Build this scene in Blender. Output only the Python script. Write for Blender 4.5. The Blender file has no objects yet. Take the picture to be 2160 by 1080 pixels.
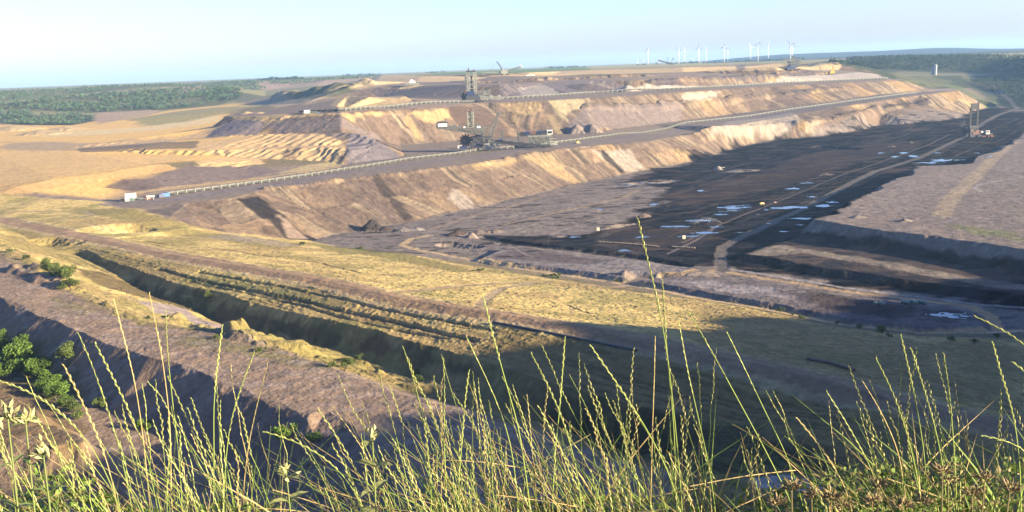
import bpy, math, random
import numpy as np
from mathutils import Vector, Matrix
from mathutils.geometry import delaunay_2d_cdt
random.seed(7)
C = bpy.context.scene.collection
SC = bpy.context.scene
R = math.radians

# ------------------------------------------------------------------ camera
cam = bpy.data.cameras.new('camera')
cam.sensor_width = 36.0
cam.lens = 36.0 * 2120.0 / 2160.0
cam.clip_start = 0.1
cam.clip_end = 40000
camo = bpy.data.objects.new('camera', cam)
C.objects.link(camo)
PITCH, ROLL = R(10.65), R(2.23)
fw = Vector((0, math.cos(PITCH), -math.sin(PITCH)))
up0 = Vector((0, math.sin(PITCH), math.cos(PITCH)))
r0 = Vector((1, 0, 0))
rx = r0 * math.cos(ROLL) - up0 * math.sin(ROLL)
ux = r0 * math.sin(ROLL) + up0 * math.cos(ROLL)
camo.matrix_world = Matrix((rx, ux, -fw)).transposed().to_4x4()
SC.camera = camo

# ------------------------------------------------------------------ sky, sun, exposure
SUN_EL = 13.0
SUN_DIR = Vector((0.92 * math.cos(R(SUN_EL)), -0.392 * math.cos(R(SUN_EL)), math.sin(R(SUN_EL))))   # towards the sun
w = bpy.data.worlds.new('World')
SC.world = w
w.use_nodes = True
nt = w.node_tree
bg = nt.nodes['Background']
sky = nt.nodes.new('ShaderNodeTexSky')
sky.sky_type = 'NISHITA'
sky.sun_disc = False
sky.sun_elevation = R(SUN_EL)
sky.sun_rotation = math.atan2(SUN_DIR.x, SUN_DIR.y)
sky.air_density = 1.0
sky.dust_density = 0.8
sky.ozone_density = 4.0
gn = nt.nodes.new('ShaderNodeVectorMath'); gn.operation = 'MULTIPLY'
gn.inputs[1].default_value = (1.11, 1.03, 1.29)          # a cool white balance for the sky
nt.links.new(sky.outputs[0], gn.inputs[0])
nt.links.new(gn.outputs[0], bg.inputs[0])
bg.inputs[1].default_value = 0.059
sl = bpy.data.lights.new('sun', 'SUN')
sl.energy = 5.0
sl.angle = R(0.7)
sl.color = (1.0, 0.815, 0.545)
slo = bpy.data.objects.new('sun', sl)
C.objects.link(slo)
slo.rotation_euler = SUN_DIR.to_track_quat('Z', 'Y').to_euler()
slo.location = (200, -200, 150)
SC.view_settings.view_transform = 'Standard'
SC.view_settings.look = 'None'
SC.view_settings.exposure = 2.4
SC.view_settings.gamma = 1.0
SC.cycles.use_denoising = True
SC.cycles.max_bounces = 5
SC.cycles.diffuse_bounces = 2
SC.cycles.glossy_bounces = 2
SC.cycles.transmission_bounces = 2
SC.cycles.volume_bounces = 1
SC.cycles.transparent_max_bounces = 8

# ------------------------------------------------------------------ layout: mostly image pixels projected to metres at assumed heights, camera at the origin
LAYOUT = {}
LAYOUT['C2'] = [[-328.6,881.5,-111],[-310.8,903.4,-110.9],[-295,917.6,-110.8],[-285.2,937.8,-110.7],[-258.9,939.4,-110.6],[-252.6,962,-110.6],[-242.4,996.2,-110.5],[-209.4,1020.5,-110.4],[-176.4,1055.6,-110.2],[-147.7,1076.7,-110.1],[-101.3,1112.1,-109.9],[-36.3,1177.6,-109.7],[-11,1227.6,-109.6],[35.2,1280,-109.5],[105.4,1326.7,-109.3],[138.8,1365.9,-109.2],[197.5,1403.2,-109.1],[259.2,1492,-108.1],[343.8,1591.6,-106],[443.2,1694.5,-102.4],[586.9,1779.3,-90.7],[701.4,1869.9,-85.6],[783.9,1938,-82.9],[876,1995.6,-79.7],[897.4,2010.4,-79]]
LAYOUT['LEDGE'] = [[268.4,1545.3,-117],[314.4,1582.9,-115.5],[368.5,1601.2,-113.5],[455.7,1664.1,-112.2],[492.1,1663.1,-109.7],[545.2,1707.4,-107],[599.2,1731.8,-103.9],[687.8,1848.5,-100.7],[786,1926.3,-96]]
LAYOUT['T2'] = [[-179.8,884.5,-145],[-156.8,918,-145],[-139,938.6,-145],[-94.8,974.6,-145],[-66.4,1022.2,-145],[-39.2,1042.5,-145],[-23.2,1063.5,-145],[-1.3,1107.5,-145],[46,1179.4,-145],[83.7,1236.8,-144.6],[115.5,1263,-143.4],[151.1,1295.1,-142.2],[189.3,1335.3,-141],[240.3,1385,-139.4],[281.8,1418.9,-138.2],[314.6,1498.7,-137.4],[370.3,1585.8,-135.7],[414.6,1634,-134.2],[483.3,1640.1,-131.1],[582.6,1675.1,-127.2],[648.9,1770.6,-125.8],[692.2,1747.7,-123.7],[792.2,1780.9,-121.1],[873.8,1918.7,-120.5],[996.6,2088.4,-119.3]]
LAYOUT['B2i'] = [[-395.4,969.1,-110.5],[-387.1,1026.8,-110.5],[-362.7,1035.1,-110.5],[-290.7,1112.6,-110.5],[-256.7,1150.3,-110.5],[-204.4,1230.7,-110.5],[-135.1,1312,-110.5]]
LAYOUT['B2i2'] = [[-132.6,1287.2,-108.4],[-162.7,1500.3,-108.4],[-123.7,1517,-108.4],[-49.5,1565.4,-108.3],[22.2,1588.5,-108.2],[88.1,1604.7,-108.1],[133.7,1608.8,-107.9],[250,1733.2,-106.6],[310.9,1788.5,-105.4],[403.6,1868.4,-102.7],[495.2,1917.9,-98.7],[569.8,1949.3,-94.8],[662.3,2008.7,-90.3],[788.7,2130.2,-86.3],[901.4,2229.5,-84],[958,2290.6,-83.3]]
LAYOUT['C1'] = [[-457.1,1665.5,-60],[-366.5,1544.5,-60],[-300.7,1514.6,-59],[-242.5,1492.6,-57.5],[-153.4,1581.9,-58.3],[-91.1,1618.3,-58.4],[-38.2,1727.4,-58.3],[63.8,1716.7,-57.9],[140.9,1747.6,-57.8],[242.5,1817.8,-57.9],[329.3,1892.6,-58],[425.1,1968.3,-58.1],[534.8,2047.4,-58.3],[704.8,2140.3,-59.7],[836.2,2224.3,-60.9],[945.9,2336.4,-65.5]]
LAYOUT['D'] = [[-308.8,1546.4,-55.9],[-256.8,1582.8,-55.8],[-160.1,1739.6,-55.6],[-116.2,1858.6,-55.5],[-40.5,1843.9,-55.4],[0.1,1967.7,-55.3],[138.1,1933.9,-55.2],[244.6,1992.8,-55.4],[352.1,2023.1,-55.5],[465.7,2156.4,-55.7],[590.9,2262.1,-56.1],[750.3,2278.8,-57.3],[868.3,2310.1,-57.9]]
LAYOUT['E'] = [[-282.9,2263,-33],[-194.1,2246.7,-33],[-77.2,2104.5,-33],[-12.3,2052.6,-33.7],[84.2,2077,-34.9],[166.2,2051.2,-33.9],[259.2,2032,-35.3],[365.6,2100.4,-37.4],[484.3,2195.2,-40],[608.8,2278.5,-42.4],[741.4,2363.1,-45],[870.8,2416.6,-48.1]]
LAYOUT['F'] = [[-294.3,2296.6,-29],[-214,2481.3,-28.5],[-82.1,2248.5,-28.1],[1.9,2569.7,-27.5],[105.1,2581.2,-26.9],[249.5,2288,-24.6],[417.9,2400.1,-27.4],[521.2,2466.2,-29.4],[612.1,2462.9,-31.7],[758.4,2570.5,-36.5],[838.5,2548.3,-39.5]]
LAYOUT['G'] = [[-603.7,5105.2,-15],[-218.5,2643.9,-15],[-167,2724.6,-15.2],[-13.2,2349.4,-16],[45.6,2582.6,-16.3],[158.5,2796.4,-16.7],[236.4,2707.3,-16.9],[339.7,2659.7,-17.1],[443.7,2547.7,-17.4],[625.5,2776.9,-18.1],[741.7,2777.4,-18.7],[851.1,2588.1,-20]]
LAYOUT['E0'] = [[-258.4,1559,-49],[-269.9,1738.2,-38.5],[-222,1663.2,-39],[-170.2,1711.1,-40],[-152.4,1676.1,-49]]
LAYOUT['D2'] = [[-303.4,2124.1,-51],[-271.3,2184.3,-52],[-196.1,2035,-52.5],[-128.5,1875.9,-53]]
LAYOUT['HB'] = [[-449.5,1499.3,-86],[-400,1472.4,-84],[-355.2,1467.8,-82],[-271.4,1438.6,-82],[-233.6,1426.2,-82],[-208.6,1400.7,-82]]
LAYOUT['HFL'] = [[-457.1,1665.5,-60],[-450.8,1570,-74],[-449.5,1499.3,-86]]
LAYOUT['R1b'] = [[-507.9,1404.7,-91],[-400.8,1353.2,-93],[-332,1366,-93.5],[-254.7,1343.6,-93.5],[-204.1,1293.1,-94]]
LAYOUT['R2t'] = [[-487.5,1365,-92.5],[-395.9,1335.9,-94],[-327.2,1345.4,-94.6],[-251.2,1323.9,-94.6],[-202.5,1282.1,-95]]
LAYOUT['R2b'] = [[-591.1,1382.6,-92.5],[-493.9,1363.9,-96],[-397.9,1319.9,-98.5],[-311.8,1277.6,-103],[-257.8,1267.7,-106],[-230.8,1259.6,-107.5],[-203.5,1225.2,-110]]
LAYOUT['CONE'] = [[-208.6,1400.7,-82],[-172.6,1358.3,-94],[-134.5,1306,-110]]
LAYOUT['Yt'] = [[-540.4,933.8,-98],[-491.7,1000.9,-98],[-478.1,1056.2,-97],[-440.8,1080.4,-96],[-410.1,1158.7,-95],[-384.5,1268.9,-97],[-317,1250.1,-101.5]]
LAYOUT['Yb'] = [[-506.9,873.2,-102],[-493.8,972.6,-102],[-440,954.3,-105],[-395.4,969.1,-110.5]]
LAYOUT['PL'] = [[-865.1,1450.9,-93],[-697.8,1387.8,-94],[-571.6,1398.9,-92],[-658.8,1442.6,-91.5]]
LAYOUT['PL2'] = [[-1066.4,1794.8,-90],[-871.1,1739.9,-89.5],[-687.1,1687.8,-89],[-591,1707.4,-88.5],[-541.1,1795.8,-87]]
LAYOUT['M1'] = [[-395.4,969.1,-110.5],[-357.6,908.2,-111],[-328.6,881.5,-111],[-288.9,840.1,-114],[-263,828.1,-120],[-241,827.7,-126],[-204.3,864,-138],[-179.8,884.5,-145]]
LAYOUT['FB'] = [[-1511.4,2365.7,-87],[-1170.9,2347.9,-86],[-1074.9,2253.9,-85.5],[-906.1,2111.8,-85],[-920.4,2270.7,-84],[-883.5,2372.8,-82],[-854.2,2543.2,-75],[-739.9,2616,-68],[-692.2,2621.7,-64]]
LAYOUT['FM'] = [[-1563.5,2454.4,-62],[-1328.3,2673.3,-61],[-1186.3,2633,-66],[-1047.9,2592.2,-72]]
LAYOUT['FR'] = [[-1843.1,2900.6,-44],[-1369,2760.4,-44],[-1350.2,3232.6,-36],[-1065.6,3194.8,-21],[-850.3,2974.7,-25]]
LAYOUT['FS'] = [[-1820.3,2871.5,-16],[-1591.7,3218.8,-16],[-1477,3542.9,-16],[-1312,3936.6,-16],[-1078.1,4425.3,-16],[-682.8,4031.6,-15],[-503,4254.3,-12.5]]
LAYOUT['Q'] = [[-692.2,2621.7,-64],[-618.2,2623.5,-50],[-771.8,3281.1,-46],[-586.1,2959.3,-43],[-469.4,2759.8,-38],[-320.5,2337.2,-18]]
LAYOUT['BK'] = [[-561.5,2375.4,-66],[-428.9,2155,-59],[-342.4,2005.5,-46]]
LAYOUT['RD'] = [[-862.4,1242.2,-110],[-432.2,845.7,-110],[-338.9,753.6,-110],[-293.4,711.1,-110],[-232.2,650.7,-110],[-176.9,601.9,-110],[-129.7,561.2,-110],[-91.7,526.1,-110],[-62.4,491.4,-110],[-29.3,461.6,-110],[0.5,440.2,-110],[27.3,417.5,-110],[51.3,395.5,-110],[65.3,379.4,-110],[90,354.2,-110],[110.8,329.5,-110.5],[128.5,306.2,-111],[149,286.4,-112],[176.3,250.2,-113]]
LAYOUT['TR'] = [[-179.8,884.5,-145],[-144.7,842.6,-144.5],[-108.4,809.6,-144],[-74,802.2,-144],[-27.7,745.3,-143.8],[2,713,-143.6],[44.7,671.3,-143.5],[78.7,640.9,-143.5],[105.7,612.4,-143.5],[129.4,585.2,-143.5],[155.2,558.4,-143.5],[177.4,530,-143.5],[210.4,505.1,-143.5],[241.5,501.3,-143.5],[262.2,500.1,-143.5],[325.3,470,-143.5]]
LAYOUT['RMP'] = [[-204.3,864,-138],[-163.4,712.3,-124],[-139.6,694.1,-125],[-87.2,646.4,-126],[-35.5,604,-127],[4.5,557.6,-127],[41.9,521.3,-128],[84.8,492,-130],[126.1,458.6,-130],[164.9,414.3,-130],[201.9,382.9,-130]]
LAYOUT['MN'] = [[-358.5,696.5,-110],[-309.5,660.8,-112],[-219.3,584,-114],[-173.3,551.8,-114.5],[-115.6,493.6,-115],[-58,449.1,-115.5],[-38.6,424,-116.5],[-17.1,395.3,-117],[37.6,364.6,-117.5],[82.1,327.1,-117.5]]
LAYOUT['CF1'] = [[-60.9,927.8,-145],[11.2,1001,-145],[115.3,1080.5,-145],[175.7,1138.3,-144],[251.3,1244.8,-142],[431.4,1455.9,-137],[628.9,1611.3,-131],[785.9,1706.3,-125],[896.1,1817.1,-121]]
LAYOUT['CF2'] = [[-31.1,820.2,-145],[78.6,744.8,-145],[143.5,678.8,-145],[208.6,601,-145],[258.2,550,-145],[307.3,478,-145]]
LAYOUT['CF3'] = [[165.7,821.4,-145],[281,945.3,-143],[475.3,1214.6,-136],[683.3,1481.6,-128],[877.9,1746.3,-121]]
LAYOUT['V1'] = [[977.5,2337.1,-85],[1070.3,2431.5,-86],[1070.1,2343.1,-93],[1008,2113.5,-108],[999.6,2048.6,-116]]
LAYOUT['V2'] = [[993.9,2082.7,-119],[1008.2,2066.2,-117],[973.3,1937.9,-118]]
LAYOUT['V3'] = [[620.3,2322.4,-22],[1015.7,2973.8,-38],[1024,2702.3,-52],[1123.9,2699.6,-62],[1345.7,2793.3,-75],[1314,2282.9,-80]]
LAYOUT['V4'] = [[871.8,3264.4,-19],[1361.8,3989.5,-20],[1496.8,3600.6,-25],[1529.4,3180.4,-30],[1413.8,2462.8,-32]]
LAYOUT['V5'] = [[1046.3,2511.5,-75],[1133.2,2495.4,-85],[1097.3,2273.3,-103],[1023,2000.2,-116]]
LAYOUT['V6'] = [[1023,2000.2,-116],[960.8,1662.1,-120]]
LAYOUT['out'] = [[-15000,15000,-20],[0,17000,-20],[15000,15000,-20],[16000,0,-20],[12000,-12000,-20],[-12000,-12000,-20],[-16000,0,-20]]
LAYOUT['far'] = [[-4500,4300,-16],[-1500,5500,-16],[0,5200,-15],[1800,5200,-20],[3500,4800,-20]]
LAYOUT['hid'] = [[-520,1700,-87]]
LAYOUT['wc'] = [[-452,1625,-60],[-425,1780,-57],[-385,1950,-56]]
LAYOUT['wb'] = [[-492,1640,-87],[-470,1800,-84],[-432,1965,-80]]
LAYOUT['right'] = [[1500,1500,-122],[1400,800,-140],[1200,400,-140],[800,100,-130]]
LAYOUT['near'] = [[-150,300,-111],[0,250,-114],[150,220,-114],[300,230,-116],[0,120,-116],[-200,150,-116],[-500,300,-112],[-900,700,-108],[-1500,900,-100],[0,-200,-20],[400,0,-110]]
LAYOUT['plateau'] = [[809.6,1571.5,-128],[739.3,1450,-128],[665.3,1336,-128],[570,1212.4,-128],[526.7,1139,-128],[464.6,1136.2,-128],[422.7,1049.9,-128],[390,1016.4,-128],[329.8,918.9,-128],[272.2,831.7,-128],[270,812.9,-128],[240.4,786.8,-128],[251.7,757.1,-128],[283.2,713.6,-128],[303.8,682.3,-128],[328.8,632.8,-128],[357.6,561.3,-128],[868.9,1288.2,-128]]
LAYOUT['lower_bench'] = [[177.5,728.7,-140.5],[168.3,719.2,-140.5],[184.7,702.7,-140.5],[210.5,663,-140.5],[239.3,626.3,-140.5],[278.9,581.6,-140.5],[294.3,563.7,-140.5],[329.7,514.7,-140.5],[369.1,578.3,-140.5],[326,626,-140.5],[280.7,712.1,-140.5],[258.4,747.1,-140.5],[230.3,786.4,-140.5]]
LAYOUT['channel'] = [[-302.9,651.6,-122],[-270.9,614.6,-122],[-246.4,589.9,-122],[-210.5,549.4,-122],[-175.2,521.6,-122],[-152.8,496,-122],[-118.9,464.6,-122],[-81.9,432.7,-122],[-46.9,399.7,-122],[-16.5,367.8,-122],[9.5,338.4,-122],[38.5,304.1,-122]]
LAYOUT['near_plateau'] = [[-652.4,1004.3,-105],[-329.7,639.4,-105],[-298.3,601,-105],[-246.6,527.9,-105],[-219.8,498.1,-105],[-191.8,464.9,-105],[-165,433.8,-105],[-148.9,423,-105],[-120.9,410.9,-105],[-90.6,381.2,-105],[-70.5,362.3,-105],[-51.9,342.2,-105],[-38.7,327.1,-105],[-13.9,307,-105],[3.8,287.6,-105],[20.5,266.6,-105],[37.8,249.6,-105],[40,227.4,-105],[-11.6,228,-105],[-32.5,265,-105],[-47.8,289.2,-105],[-62.6,310.5,-105],[-67.1,307.3,-105],[-79.6,318.1,-105],[-89.3,325.7,-105],[-103.1,343.2,-105],[-113.5,351.9,-105],[-125.9,365.4,-105],[-136.9,371.3,-105],[-146.9,373.9,-105],[-161.9,392.7,-105],[-178.5,406.6,-105],[-195.3,419.7,-105],[-214.8,441.5,-105],[-237.9,465.9,-105],[-247.1,472.1,-105],[-403.9,611.8,-105]]
LAYOUT['cliff'] = [[-427.1,648.4,-105],[-248.1,474.2,-105],[-207,433.6,-105],[-173.4,402.1,-105],[-140,373.6,-105],[-113.5,351.9,-105],[-89.6,326.7,-105],[-66.8,305.9,-105],[-47.5,287.2,-105],[-32.5,265,-105],[-11.6,228,-105]]
LAYOUT['left_hill'] = [[-230,340.2,-92],[-165.4,310.3,-92],[-146.5,289.2,-92],[-128.5,270.6,-92],[-120.2,262.1,-92],[-126.9,261,-92],[-143.8,266.6,-92],[-196,286.5,-92]]
LAYOUT['mid_strip'] = [[-24,745.2,-141],[-3.5,789.5,-141],[50.2,747,-141],[93.7,715.2,-141],[118.2,683.9,-141],[134.3,665.9,-141],[117.4,661.2,-141],[81.4,679.5,-141],[73.6,660.2,-141],[35.5,696.9,-141],[2.2,723,-141]]
LAYOUT['low_strip'] = [[83.7,647.6,-141],[113.5,657.2,-141],[143,647,-141],[171,612.7,-141],[194.4,582,-141],[229.4,551.9,-141],[247.3,532.2,-141],[240.3,500.7,-141],[211.1,507.1,-141],[178.5,533.6,-141],[170.3,545.8,-141],[152.9,567.1,-141],[130.8,591.9,-141],[107.3,621.5,-141]]
LAYOUT['MOUND'] = [[237.7,1974.9,26.3,13.1,1,0,[0.46,0.4,0.33]],[-34.6,868.3,5.3,4.5,1,0,[0.3,0.23,0.18]],[76.7,667.7,5.7,3.5,1.3,0,[0.25,0.2,0.17]],[97.4,666,3.2,1.9,1,0,[0.3,0.24,0.2]],[-160,467.1,6.1,4.7,1.2,-0.7,[0.45,0.35,0.16]],[-112.8,410,3.6,2.4,1.3,-0.7,[0.25,0.2,0.08]],[-104.7,416.4,4.1,2.6,1.3,-0.7,[0.22,0.2,0.07]],[-147.5,482,4.3,2.1,1.4,0,[0.3,0.235,0.2]],[110.4,1610.3,15.2,12.9,1,0,[0.25,0.2,0.17]],[136.2,1611.4,18.3,13.7,1,0,[0.25,0.2,0.17]],[275,787.8,5.5,2.4,1.2,0,[0.32,0.26,0.22]],[303,763.1,5.4,2.7,1.2,0,[0.3,0.24,0.2]],[1.6,987.2,3.7,1.4,2,0,[0.2,0.17,0.16]],[126.6,944.4,5.4,3.6,1.5,0.3,[0.28,0.21,0.16]],[95,894.5,6.8,2.1,3,0.5,[0.3,0.23,0.18]],[41.3,850.5,4,1.6,2,0,[0.25,0.2,0.17]],[370.6,1174,7,2.9,1.5,0,[0.14,0.11,0.09]],[546.9,1434.4,5.8,2.9,1,0,[0.22,0.17,0.13]],[586.6,1466.4,5.2,3,1,0,[0.24,0.2,0.15]],[270.9,1296.2,5,5.6,1.4,0,[0.42,0.38,0.34]],[291.3,1265,13.5,3.1,2,0,[0.26,0.23,0.21]],[-130,930.7,10.6,10.6,1.2,0.3,[0.05,0.042,0.04]],[-115.9,924.5,7,4,1.5,0,[0.06,0.05,0.05]],[-99.8,917.6,6.1,3.5,1.5,0,[0.22,0.19,0.18]],[-86.6,917,5.2,3,1.5,0,[0.25,0.22,0.21]],[-47.7,881.5,7.5,4.6,1.3,0,[0.06,0.048,0.045]],[-28.9,887.4,6.7,2.9,1.5,0,[0.28,0.22,0.18]],[-14,889,5.9,2.5,1.6,0,[0.25,0.19,0.15]],[-333,1522.3,7.4,2.9,1.5,0,[0.5,0.36,0.2]],[-419.2,1639.4,8,4,1.5,0,[0.5,0.36,0.2]],[-393.2,1611.2,7.8,3.1,1.5,0,[0.5,0.36,0.2]],[-985.7,2030.3,42.6,10.6,1.5,0,[0.42,0.32,0.18]],[-848.2,1851.9,33.6,8.6,1.6,0,[0.42,0.32,0.18]],[-850.4,1958.5,30.2,7.1,1.5,0,[0.42,0.32,0.18]],[70.9,256.3,3.8,1.8,1.5,0,[0.42,0.37,0.34]],[-204.2,2242,14.9,3.2,2,0,[0.5,0.37,0.2]],[-105.9,1567.9,6.7,2.2,1,0,[0.3,0.22,0.18]],[-275.4,552.8,4.1,2,1.6,-0.6,[0.27,0.21,0.17]],[-257.3,533.2,3.9,2.2,1.6,-0.6,[0.25,0.19,0.15]],[-234.3,506.8,3.7,2.1,1.6,-0.6,[0.25,0.19,0.15]],[-191.4,461.8,2.8,1.9,1.4,-0.6,[0.27,0.21,0.17]],[-143.9,385.1,2.7,1,1.4,-0.5,[0.26,0.2,0.17]]]
LAYOUT['DITCH'] = [[1.3,1,0.8,0.8,[[-268.5,723],[-247.3,710.8],[-222.8,700]]],[1.2,0.8,0.8,0.75,[[-216.2,602.8],[-199,584.3],[-151.9,541.7],[-113.3,506.3],[-84.3,477.8],[-56.3,454],[-17,416.6]]],[1,0.6,0.8,0.7,[[-185.6,584.9],[-149.7,553.9],[-117.1,525.4],[-87.1,496],[-65.2,474],[-18.1,433.3],[-9.6,426.3]]],[0.9,0.5,0.8,0.65,[[-186,567.2],[-157.1,541.1],[-130.9,518.6],[-88.4,474.4],[-62.4,449.5],[-30.3,423.8]]],[0.8,0.5,0.8,0.5,[[-219.6,708],[-166.4,668.2],[-123.8,644.3],[-92.7,600.2]]],[0.8,0.5,0.8,0.6,[[28.2,524.2],[33.8,496.6],[39.1,487.4]]],[8,5,0.5,0.35,[[-314.4,771.7],[-309.4,780.7],[-301.8,787.1]]],[5,4,0.55,0.3,[[-336.1,716.9],[-322.7,705.9],[-314,702.8]]],[4,5,0.7,0.9,[[-53.5,834.4],[-43.1,826.1],[-33.1,820.4]]],[3,10,0.6,0.9,[[467,1504.4],[485.9,1475.4],[496.9,1446.7]]],[2,4,0.5,0.8,[[-26.3,866.3],[0.4,831.3],[52.8,784.4],[97.6,744.7],[122.4,708.4]]]]
LAYOUT['BANK'] = [[4.2,6,0.75,38,[[283.9,1511.6],[351,1590.3],[406.4,1632.6],[455.8,1664.6],[492.8,1665.5],[546,1710],[593.4,1731.7],[667.6,1823.8],[731.5,1878.6],[795.2,1926.9]]],[3.6,5,0.75,30,[[131.5,1705.5],[189.7,1749.5],[236.5,1775.2],[321.2,1846.8],[383.5,1898.7],[449.9,1944.2],[535,2001],[624.8,2050.4],[726.4,2123.8]]],[10,14,0.45,60,[[-543.6,2449.8],[-473.5,2386.5],[-406,2321],[-346.6,2289.4],[-314.4,2331.1]]],[3.2,5,0.7,22,[[276.5,2021.3],[341.7,2073.6],[434.7,2151.9],[510.4,2219.8],[609.6,2281.7],[745.7,2376.8]]],[4,6,0.7,25,[[-65.9,2155.6],[34.3,2148.4],[134.4,2152.1],[234.9,2155],[342.1,2199.7]]],[1.8,3,0.7,18,[[-243.4,1000.5],[-209.8,1022.4],[-176.6,1057.1],[-147.9,1078.4],[-101.5,1113.9],[-36.4,1179.6],[35.3,1282.3],[139,1368]]],[2.2,4,0.6,14,[[-269.2,539.5],[-251.5,523.3],[-232.8,503.4],[-217.6,490.2]]],[1.6,3,0.5,10,[[-144.8,455.4],[-116.5,409.1],[-123.6,482.7],[-90.4,414.5],[-74.6,414.7]]],[2,4,0.5,12,[[-117.1,411.4],[-101.2,394.4],[-86.5,396.1],[-65.8,385.4],[-43,363.9],[-22.2,341.3]]]]
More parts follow.
